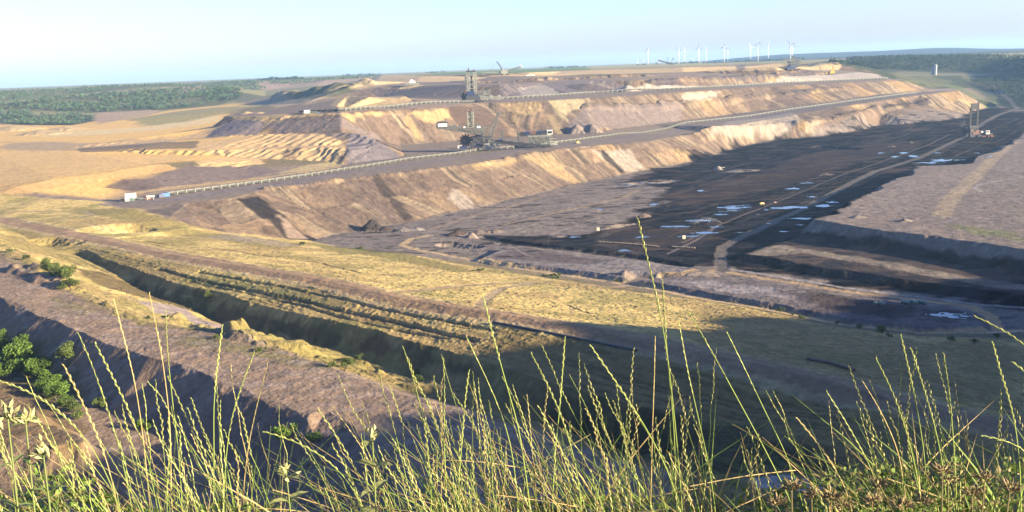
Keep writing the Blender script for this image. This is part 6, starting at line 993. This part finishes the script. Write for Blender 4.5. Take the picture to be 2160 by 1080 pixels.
# ------------------------------------------------------------------ twin silo, wind turbines
for key, r, hh, lab in (('silo_a', 1.8, 15.5, 'slimmer of the two white silos standing before the far wood'), ('silo_b', 3.3, 18.5, 'thicker and taller of the two white silos before the far wood')):
    L_, k = spot(key)
    t_ = thing('silo', lab, 'silo', L_)
    b = MB(k); b.cyl((0, 0, -2), (0, 0, hh), r, 20); b.build('shaft', 'silo', t_, False)
    b = MB(k); b.cyl((0, 0, hh), (0, 0, hh + 1), r * 1.05, 20, r * .5); b.build('cap', 'pale', t_)
    b = MB(k); b.box(-r * .2, r * .2, -r - .5, -r + .1, -1, hh); b.build('ladder', 'grey', t_)
def turbine(x, y, zh, label, rot, yaw, k=1.0, small=False):
    zb = gz(x, y) - 1
    t = thing('wind_turbine', label, 'wind turbine', (x, y, zb), yaw, 'wind turbines on the horizon')
    H = zh - zb
    b = MB(); b.cyl((0, 0, 0), (0, 0, H), 2.3 * k, 12, 1.4 * k); b.build('tower', 'turb', t, True)
    b = MB(); b.box(-2.2 * k, 2.2 * k, -4 * k, 7 * k, H - 2.2 * k, H + 2.4 * k); b.build('nacelle', 'turb', t)
    b = MB(); b.cyl((0, -6.5 * k, H), (0, -4 * k, H), 1.2 * k, 10, 2.2 * k); hub = b.build('hub', 'turb', t, True)
    for i in range(3):
        an = rot + i * 2.0944; l = 37 * k
        d = Vector((math.sin(an), 0, math.cos(an))); n = Vector((math.cos(an), 0, -math.sin(an)))
        c0 = Vector((0, -5.2 * k, H)); b = MB()
        def sec(q, w_): 
            p = c0 + d * (l * q); return [p - n * w_ * .35 + Vector((0, -.5 * k, 0)), p + n * w_ * .65 + Vector((0, -.3 * k, 0)), p + n * w_ * .65 + Vector((0, .3 * k, 0)), p - n * w_ * .35 + Vector((0, .5 * k, 0))]
        s1, s2, s3 = sec(.03, 2.2 * k), sec(.22, 5.0 * k), sec(1, 1.4 * k)
        b.hexa([tuple(v) for v in s1 + s2]); b.hexa([tuple(v) for v in s2 + s3]); b.build('blade', 'turb', t)
TL_ = ['white wind turbine standing alone at the left end of the turbine row', 'white wind turbine just right of the dark boom machine on the horizon', 'shorter white wind turbine beside the one near the dark boom machine',
       'tallest white turbine in the middle pair of the horizon row', 'shorter white wind turbine right of the tallest middle one', 'left one of the close pair of turbines right of the middle', 'right one of the close pair of turbines right of the middle',
       'white turbine, left one of the three before the far blue hill', 'white turbine, middle one of the three before the far blue hill', 'white turbine, right one of the three before the far blue hill',
       'left turbine of the overlapping pair behind the far excavator', 'right turbine of the overlapping pair behind the far excavator']
for i, (x, y, z) in enumerate(LAYOUT['TURB']): turbine(x, y, z, TL_[i], [.2, .35, .1, .0, .05, .2, .55, -.45, .6, .3, -.7, .05][i], -.35 + .1 * ((i * 7) % 5 - 2), .68)
TF_ = ['tiny far wind turbine lowest at the left of the row', 'tiny far wind turbine between the lowest one and the first tall one', 'tiny far wind turbine left of the dark boom machine', 'tiny far wind turbine low between the tall middle ones']
for i, (x, y, z) in enumerate(LAYOUT['TURB_FAR']): turbine(x, y, z, TF_[i], .3 * i, -.3, 1.0)

# ------------------------------------------------------------------ foliage
def leaf_mat(name, trans=0.25):
    m, t, b = new_mat(name)
    at = t.nodes.new('ShaderNodeAttribute'); at.attribute_name = 'albedo'
    t.links.new(at.outputs['Color'], b.inputs['Base Color'])
    b.inputs['Roughness'].default_value = 0.7; b.inputs['Specular IOR Level'].default_value = 0.2
    tl = t.nodes.new('ShaderNodeBsdfTranslucent'); mx = t.nodes.new('ShaderNodeMixShader'); mx.inputs[0].default_value = trans
    t.links.new(at.outputs['Color'], tl.inputs['Color']); t.links.new(b.outputs[0], mx.inputs[1]); t.links.new(tl.outputs[0], mx.inputs[2])
    t.links.new(mx.outputs[0], t.nodes['Material Output'].inputs['Surface'])
    return m
LEAF = leaf_mat('leaves')
rng = np.random.default_rng(5)
def leaf_cloud(cen, size, col, up=0.4):
    """one leaf quad per centre; returns corner points, faces, colours"""
    n = len(cen)
    a = rng.normal(size=(n, 3)); a[:, 2] += up; a /= np.linalg.norm(a, axis=1)[:, None]
    h = rng.normal(size=(n, 3)); u = np.cross(a, h); u /= np.linalg.norm(u, axis=1)[:, None]; v = np.cross(a, u)
    s = np.asarray(size).reshape(-1, 1) * rng.uniform(.6, 1.3, (n, 1))
    co = np.stack([cen - u * s * .5, cen + v * s * .32, cen + u * s * .5, cen - v * s * .32], 1).reshape(-1, 3)
    return co, np.arange(4 * n).reshape(n, 4), np.repeat(col, 4, axis=0)
def crown_points(n, w_, h_, lobes, z0=0.15):
    """points in several overlapping lobes, denser at their surface"""
    lc = np.stack([rng.normal(0, .24, lobes) * w_, rng.normal(0, .24, lobes) * w_, rng.uniform(z0 + .2, .80, lobes) * h_], 1)
    lr = rng.uniform(.18, .32, lobes) * min(w_, h_)
    k_ = rng.integers(0, lobes, n)
    d = rng.normal(size=(n, 3)); d /= np.linalg.norm(d, axis=1)[:, None]
    r = lr[k_] * rng.uniform(.35, 1.25, n) ** .7
    p = lc[k_] + d * r[:, None] * np.array([1.15, 1.15, .95])
    p[:, 2] = np.maximum(p[:, 2], .04 * h_)
    return p, k_, lc, lr
def bush(x, y, w_, h_, label, kind, group):
    z = gz(x, y)
    t = thing('bush', label, 'bush', (x, y, z), 0, group)
    n = int(min(4200, 400 + 64 * w_ * h_))
    p, k_, lc, lr = crown_points(n, w_, h_, 7 + int(rng.integers(0, 6)))
    base = np.array([(.075, .125, .022), (.08, .11, .03), (.08, .105, .028)][kind])
    c = base[None] * rng.uniform(.65, 1.4, (n, 1)) * (1 + .25 * rng.normal(size=(len(lc), 1)))[k_].clip(.6, 1.6)
    co, f, cc = leaf_cloud(p, max(.30, .043 * (w_ + h_)), c)
    o = mesh_np('crown', co, f, LEAF, cc); o.parent = t
    b = MB()
    for i in range(min(4, len(lc))): b.cyl((0, 0, -.4), tuple(lc[i] * .9), .09 + .01 * w_, 6, .03)
    b.build('trunk', 'pipe', t)
    return t
for (x, y, w_, h_, kind, lab, grp) in LAYOUT['BUSHES']: bush(x, y, w_, h_, lab, kind, grp)
def wood(name, label, poly, n, ht):
    P_ = np.array(poly); lo, hi = P_.min(0), P_.max(0)
    pts_ = []
    while len(pts_) < n:
        q = rng.uniform(lo, hi, (n * 3, 2)); q = q[inside(q[:, 0], q[:, 1], poly)]
        g_ = fbm(q[:, 0] / 70, q[:, 1] / 70, 111, 3)
        q = q[np.array([seg_dist(np.array([v[0]]), np.array([v[1]]), LAYOUT['FR'])[0][0] > 26 for v in q], bool)] if name in ('bluff_wood', 'upper_wood') else q
        g_ = fbm(q[:, 0] / 70, q[:, 1] / 70, 111, 3)
        q = q[g_ > (.44 if name in ('bluff_wood', 'upper_wood') else .40)]; pts_ += list(q)
        if not len(q): break
    pts_ = pts_[:n]
    cs, cc = [], []
    for q in pts_:
        s = ht * rng.uniform(.45, 1.15); m = 36
        d = rng.normal(size=(m, 3)); d /= np.linalg.norm(d, axis=1)[:, None]; d[:, 2] = np.abs(d[:, 2]) * 1.1 - .15
        p = d * np.array([.42, .42, .55]) * s * rng.uniform(.6, 1.05, (m, 1)) + np.array([q[0], q[1], gz(q[0], q[1]) + s * .42])
        cs.append(p); cc.append((np.array((.055, .088, .048)) if name in ('bluff_wood', 'lower_wood', 'upper_wood', 'quarry_wood') else np.array((.025, .040, .022)))[None] * rng.uniform(.5, 1.7) * rng.uniform(.7, 1.35, (m, 1)) * np.array((rng.uniform(.8, 1.25), 1, 1)))
    cs, cc = np.concatenate(cs), np.concatenate(cc)
    co, f, col = leaf_cloud(cs, np.full(len(cs), ht * .21), cc, .5)
    o = mesh_np(name, co, f, LEAF, col)
    tag(o, label, 'wood', None, 'stuff')
WL = {'lower_wood': 'low dark green wood at the foot of the left bluff', 'bluff_wood': 'dense green wood on the long bluff at the left', 'upper_wood': 'dark wood along the top of the left bluff', 'quarry_wood': 'scattered trees on the pale quarry face at the back', 'right_wood': 'dark blue green wood on the far right rise', 'valley_wood': 'scrub in the green valley at the far right end'}
for nme, poly, n, ht in LAYOUT['WOODS']: wood(nme, WL[nme], poly, n, ht)
cs, cc = [], []
for (x0, y0, x1, y1) in LAYOUT['TREELINE']:
    l = math.hypot(x1 - x0, y1 - y0)
    for i in range(int(l / 9)):
        q = rng.random(); x = x0 + (x1 - x0) * q + rng.normal() * 8; y = y0 + (y1 - y0) * q + rng.normal() * 40
        s = rng.uniform(6, 16) * (.6 + .8 * vnoise(np.array([q * l / 90]), np.array([x0]), 5)[0]); m = 22
        d = rng.normal(size=(m, 3)); d /= np.linalg.norm(d, axis=1)[:, None]; d[:, 2] = np.abs(d[:, 2])
        cs.append(d * np.array([.5, .5, .7]) * s + np.array([x, y, gz(x, y)])); cc.append(np.array((.028, .045, .022))[None] * rng.uniform(.6, 1.4, (m, 1)))
cs, cc = np.concatenate(cs), np.concatenate(cc)
co, f, col = leaf_cloud(cs, np.full(len(cs), 5.0), cc, .5)
tag(mesh_np('treeline', co, f, LEAF, col), 'thin dark line of hedges and trees along the far plain', 'treeline', None, 'stuff')
# ------------------------------------------------------------------ grass and weeds on the rim in front of us
def plant_mat(name, trans=0.3):
    return leaf_mat(name, trans)
GRASS = plant_mat('grass_blades')
class PB:
    """collects stems, spikelets and leaves as arrays"""
    def __init__(s): s.co, s.f, s.c, s.n = [], [], [], 0
    def add(s, co, f, col):
        co = np.asarray(co, float); s.co.append(co); s.f.append(np.asarray(f) + s.n); s.n += len(co)
        s.c.append(np.tile(np.asarray(col, np.float32), (len(co), 1)) if np.ndim(col) == 1 else col)
    def stem(s, P_, r0, r1, col, sides=4):
        P_ = np.asarray(P_, float); n = len(P_)
        T = np.gradient(P_, axis=0); T /= np.linalg.norm(T, axis=1)[:, None] + 1e-9
        u = np.cross(T, np.array([0.3, 1, 0.1])); u /= np.linalg.norm(u, axis=1)[:, None] + 1e-9; v = np.cross(T, u)
        r = np.linspace(r0, r1, n)[:, None]
        rings = [P_ + (u * math.cos(2 * math.pi * i / sides) + v * math.sin(2 * math.pi * i / sides)) * r for i in range(sides)]
        co = np.stack(rings, 1).reshape(-1, 3)
        f = [(k * sides + i, k * sides + (i + 1) % sides, (k + 1) * sides + (i + 1) % sides, (k + 1) * sides + i) for k in range(n - 1) for i in range(sides)]
        s.add(co, f, col)
    def spikelet(s, p, d, side, l, w_, col):
        """a slim pointed husk"""
        d = d / np.linalg.norm(d); side = side / (np.linalg.norm(side) + 1e-9); b_ = np.cross(d, side)
        ax = d * .97 + side * .22; ax /= np.linalg.norm(ax)
        m = p + ax * l * .45
        co = [p, m + side * w_ * .55, m + b_ * w_ * .45, m - side * w_ * .45, m - b_ * w_ * .45, p + ax * l]
        f = [(0, 2, 1, 1), (0, 3, 2, 2), (0, 4, 3, 3), (0, 1, 4, 4), (5, 1, 2, 2), (5, 2, 3, 3), (5, 3, 4, 4), (5, 4, 1, 1)]
        s.add(co, [(a, b, c, a) if False else (a, b, c, c) for a, b, c, _ in f], col)
    def blade(s, P_, w_, col, nrm):
        P_ = np.asarray(P_, float); n = len(P_)
        T = np.gradient(P_, axis=0); T /= np.linalg.norm(T, axis=1)[:, None] + 1e-9
        u = np.cross(T, nrm); u /= np.linalg.norm(u, axis=1)[:, None] + 1e-9
        q = np.linspace(0, 1, n)[:, None]; w = w_ * np.clip(np.minimum(1, 2.2 * (1 - q)) * np.minimum(1, .35 + 3 * q), .02, 1)
        co = np.concatenate([P_ - u * w / 2, P_ + u * w / 2])
        s.add(co, [(i, i + 1, n + i + 1, n + i) for i in range(n - 1)], col)
    def build(s, name, parent=None, mat=None):
        co, c = np.concatenate(s.co), np.concatenate(s.c)
        faces = np.concatenate(s.f)
        me = bpy.data.meshes.new(name)
        me.from_pydata(co.tolist(), [], [tuple(q) if q[2] != q[3] else tuple(q[:3]) for q in faces.tolist()])
        at = me.attributes.new('albedo', 'FLOAT_COLOR', 'POINT')
        at.data.foreach_set('color', np.concatenate([c, np.ones((len(c), 1))], 1).astype(np.float32).ravel())
        me.materials.append(mat or GRASS)
        o = bpy.data.objects.new(name, me); C.objects.link(o)
        if parent: o.parent = parent
        return o
def smooth_path(P_, n):
    P_ = np.asarray(P_, float); L = np.concatenate([[0], np.cumsum(np.linalg.norm(np.diff(P_, axis=0), axis=1))]); t = np.linspace(0, L[-1], n)
    o = np.stack([np.interp(t, L, P_[:, k]) for k in range(3)], 1)
    for _ in range(max(1, n // 8)): o[1:-1] = .25 * o[:-2] + .5 * o[1:-1] + .25 * o[2:]
    return o
def head_on(pb, P_, frac, col, dens=92, sl=.0175, sw=.0031):
    """alternating spikelets over the upper part of a stem; P_ runs from the root to the tip"""
    L = np.concatenate([[0], np.cumsum(np.linalg.norm(np.diff(P_, axis=0), axis=1))]); tot = L[-1]
    hl = min(frac * tot, rng.uniform(.20, .30)); n = max(6, int(hl * dens * rng.uniform(.85, 1.15)))
    ph = rng.uniform(0, 6.28)
    for i in range(n):
        q = tot - hl + hl * (i + .3) / n; k_ = min(np.searchsorted(L, q), len(L) - 1)
        p = np.array([np.interp(q, L, P_[:, j]) for j in range(3)]); d = P_[k_] - P_[k_ - 1]; d /= np.linalg.norm(d)
        s_ = np.cross(d, np.array([math.cos(ph), math.sin(ph), .2])); s_ /= np.linalg.norm(s_)
        z = 1.0 if i < n - 3 else .75
        pb.spikelet(p, d, s_ * (1 if i % 2 else -1) + rng.normal(0, .18, 3), sl * rng.uniform(.85, 1.2) * z, sw * rng.uniform(.85, 1.2) * z, np.asarray(col) * rng.uniform(.85, 1.18))
STEM, HEAD, DRY, BLADE = np.array((.20, .26, .065)), np.array((.47, .44, .19)), np.array((.35, .27, .12)), np.array((.16, .225, .05))
SL = LAYOUT['STALK_LABELS']
for i, P_ in enumerate(LAYOUT['STALKS']):
    tip, root = P_[0], P_[-1]
    P2 = list(reversed(P_))
    gx, gy = root[0] + .35 * (root[0] - P_[-2][0]), root[1] + rng.uniform(-.05, .1)
    base = (gx, gy, gz(gx, gy) - .02)
    path = smooth_path([base] + P2, 22)
    t = thing('grass_stalk', SL[i], 'grass stalk', base, 0, 'tall grass stalks standing out of the rim grass')
    loc = np.array(base)
    b = PB(); dry = rng.random() < .2
    b.stem(path - loc, .0024, .0012, (DRY if dry else STEM) * rng.uniform(.85, 1.15)); b.build('stem', t)
    b = PB(); head_on(b, path - loc, .5, HEAD * (1.0 if not dry else .9)); b.build('seed_head', t)
    b = PB(); q = path[6] - loc; sd = 1 if rng.random() < .5 else -1
    b.blade(smooth_path([q, q + np.array([.04 * sd, .02, .10]), q + np.array([.12 * sd, .03, .14]), q + np.array([.2 * sd, .03, .08])], 8), .006, BLADE, np.array([0, .3, 1.0])); b.build('leaf', t)
# the rest of the stand, past counting
def dens(px):
    d = .35 + .9 * math.exp(-((px - 420) / 190) ** 2) + 1.2 * math.exp(-((px - 960) / 150) ** 2) + 1.2 * math.exp(-((px - 1330) / 170) ** 2) + 1.05 * math.exp(-((px - 2020) / 160) ** 2) + .5 * math.exp(-((px - 100) / 110) ** 2)
    return d * (.25 if 560 < px < 690 or 1580 < px < 1700 else 1)
def rand_root(f=dens, m=1.9):
    while True:
        a_ = rng.uniform(-.56, .56) if rng.random() < .74 else rng.choice([-1, 1]) * rng.uniform(.56, 1.1)
        if rng.random() * m < f(1080 + a_ * 2120): break
    y = rng.uniform(2.1, 3.5)
    return a_ * y, y
pb = PB()
for i in range(520):                                   # stalks with seed heads
    x, y = rand_root(); z = gz(x, y)
    px = 1080 + x / y * 2120
    h = rng.uniform(.40, .86) * (1 if px < 1600 else .92)
    ln = -.30 * h * rng.uniform(-.1, 1.2) if px < 760 else -.34 * h * rng.uniform(-.35, 1.1)
    P_ = smooth_path([(x, y, z), (x + ln * .25, y + rng.normal() * .03, z + h * .45), (x + ln, y + rng.normal() * .06, z + h * .98)], 12)
    P_[1:-1] += rng.normal(0, .004, (10, 3))
    cl = (DRY if rng.random() < .2 else STEM) * rng.uniform(.8, 1.2)
    pb.stem(P_, .0021, .0010, cl, 3); head_on(pb, P_, .45, HEAD * rng.uniform(.75, 1.1), 78)
for i in range(4700):                                  # bare stems and blades
    x, y = rand_root(); z = gz(x, y)
    h = rng.uniform(.18, .36) if rng.random() < .75 else rng.uniform(.3, .66); ln = rng.normal(-.12, .22) * h / .5
    dr = rng.random() < .35
    P_ = smooth_path([(x, y, z), (x + ln * .3, y, z + h * .55), (x + ln, y + rng.normal() * .08, z + h)], 7)
    if rng.random() < .55: pb.stem(P_, .0016, .0007, (DRY if dr else STEM) * rng.uniform(.6, 1.15), 3)
    else: pb.blade(P_, rng.uniform(.0035, .007), (DRY if dr else BLADE) * rng.uniform(.6, 1.3), np.array([rng.normal(), -1, .3]))
for i in range(90):                                    # broken and leaning straws
    x, y = rand_root(); z = gz(x, y) + rng.uniform(.15, .5); l = rng.uniform(.15, .4); an = rng.normal(0, .5); sg = rng.choice([-1, 1])
    P_ = smooth_path([(x, y, z), (x + sg * l * .5, y, z + l * .5 * math.sin(an) + .02), (x + sg * l, y + .05, z + l * math.sin(an))], 5)
    pb.stem(P_, .0016, .0012, DRY * rng.uniform(.9, 1.4), 3)
o = pb.build('grass'); tag(o, 'thick stand of green and straw coloured grass along the rim', 'grass', None, 'stuff')
# low leafy growth among the roots
pb = PB(); n = 28000
def und_d(px): return .55 + .8 * math.exp(-((px - 120) / 240) ** 2) + .45 * math.exp(-((px - 620) / 200) ** 2) + .8 * math.exp(-((px - 1950) / 260) ** 2) + .3 * math.exp(-((px - 1200) / 300) ** 2)
cs, cc = np.zeros((n, 3)), np.zeros((n, 3))
for i in range(n):
    x, y = rand_root(und_d, 1.5); px = 1080 + x / y * 2120
    hh = .30 + .17 * math.exp(-((px - 60) / 160) ** 2) + .10 * math.exp(-((px - 2000) / 250) ** 2) + .10 * (vnoise(np.array([x * 3]), np.array([y * 3]), 7)[0] - .5)
    cs[i] = (x, y, gz(x, y) + hh * rng.random() ** .8)
    cc[i] = (np.array((.115, .17, .035)) if rng.random() < .78 else np.array((.19, .155, .07))) * rng.uniform(.5, 1.5)
co, f, col = leaf_cloud(cs, np.full(n, .028), cc, .8)
o = mesh_np('undergrowth', co, f, GRASS, col); tag(o, 'low dark leafy undergrowth among the grass roots', 'undergrowth', None, 'stuff')
# leafy weeds standing among the grass
def leaf_pair(pb, p, an, l, w_, col, droop=.2):
    for sgn in (1, -1):
        d = np.array([math.cos(an) * sgn, math.sin(an) * sgn, .35]); d /= np.linalg.norm(d)
        sd = np.cross(d, np.array([0, 0, 1.0])); sd /= np.linalg.norm(sd); up = np.cross(sd, d)
        q = [p, p + d * l * .35, p + d * l * .7 - up * l * droop * .3, p + d * l - up * l * droop]
        ws = (.15, 1, .75, .05)
        co = [a_ + sd * w_ * k_ * .5 * s_ + up * (abs(s_) * .12 * w_ * k_) for a_, k_ in zip(q, ws) for s_ in (-1, 0, 1)]
        f = [(i * 3 + j, i * 3 + j + 1, (i + 1) * 3 + j + 1, (i + 1) * 3 + j) for i in range(3) for j in range(2)]
        pb.add(co, f, np.asarray(col) * rng.uniform(.85, 1.2))
for i, (x0, y0, z0, x1, y1, z1, kind) in enumerate(LAYOUT['WEEDS']):
    tip, root = np.array((x0, y0, z0)), np.array((x1, y1, z1)); root = np.array((x1, y1, gz(x1, y1)))
    t = thing('weed', LAYOUT['WEED_LABELS'][i], 'weed', tuple(root), 0)
    path = smooth_path([(0, 0, 0), (tip - root) * .5 + np.array([.01, 0, .01]), tip - root], 14)
    b = PB(); b.stem(path, .004, .002, (.16, .20, .07), 6); b.build('stem', t)
    n = 9 if kind == 0 else 7
    for j in range(n):
        q = .30 + .68 * j / (n - 1); p = np.array([np.interp(q, np.linspace(0, 1, 14), path[:, k_]) for k_ in range(3)])
        b = PB(); leaf_pair(b, p, j * 1.75 + i, (.085 if kind == 0 else .07) * (1.15 - .55 * q), .030 if kind == 0 else .016, (.19, .20, .075) if kind == 0 else (.12, .16, .055)); b.build('leaf', t)
    b = PB()
    for j in range(16 if kind else 8):
        d = rng.normal(size=3) * .6 + np.array([0, 0, 1.0]); d /= np.linalg.norm(d)
        b.spikelet(path[-1] + rng.normal(0, .008, 3) - np.array([0, 0, .02]) * rng.random(), d, np.cross(d, rng.normal(size=3)), (.032 if kind else .025) * rng.uniform(.7, 1.2), .012, np.array((.36, .36, .17)) * rng.uniform(.7, 1.1))
    b.build('flower_buds', t)
for i, (x, y, z) in enumerate(LAYOUT['UMBEL']):
    root = (x + rng.normal() * .03, y, gz(x, y))
    t = thing('dried_flower', LAYOUT['UMBEL_LABELS'][i], 'dried flower', root, 0, 'dried flower heads at the lower right')
    tip = np.array((x, y, z)) - np.array(root)
    path = smooth_path([(0, 0, 0), tip * .55 + np.array([.01, 0, 0]), tip], 8)
    b = PB(); b.stem(path, .003, .002, (.20, .17, .08), 5); b.build('stem', t)
    b = PB()
    for j in range(46):
        d = rng.normal(size=3); d[2] = abs(d[2]) * .8 + .25; d /= np.linalg.norm(d)
        b.spikelet(path[-1] + d * rng.uniform(.004, .022), d, np.cross(d, rng.normal(size=3)), rng.uniform(.012, .024), .006, np.array((.25, .19, .10)) * rng.uniform(.55, 1.35))
    b.build('flower_head', t)
# the sprinkler's spray over the coal floor
def spray(label, x, y, rad, hh, n, dirx):
    z = gz(x, y); t = rng.random(n) ** .7; sp = rng.normal(0, 1, (n, 2))
    px = x + dirx * rad * t + sp[:, 0] * .9 * t * 2; py = y + sp[:, 1] * 6 * t; pz = z + hh * 4 * t * (1 - t) * rng.uniform(.1, 1, n) ** .6 + .3
    cs = np.stack([px, py, pz], 1)
    co, f, col = leaf_cloud(cs, np.full(n, .17), np.tile(np.array((.85, .87, .9)), (n, 1)), 0)
    tag(mesh_np('water_spray', co, f, GRASS, col), label, 'water spray', None, 'stuff')
for (lab, x, y, r_, h_, n_, s_) in LAYOUT['SPRAYS']: spray(lab, x, y, r_, h_, n_, s_)
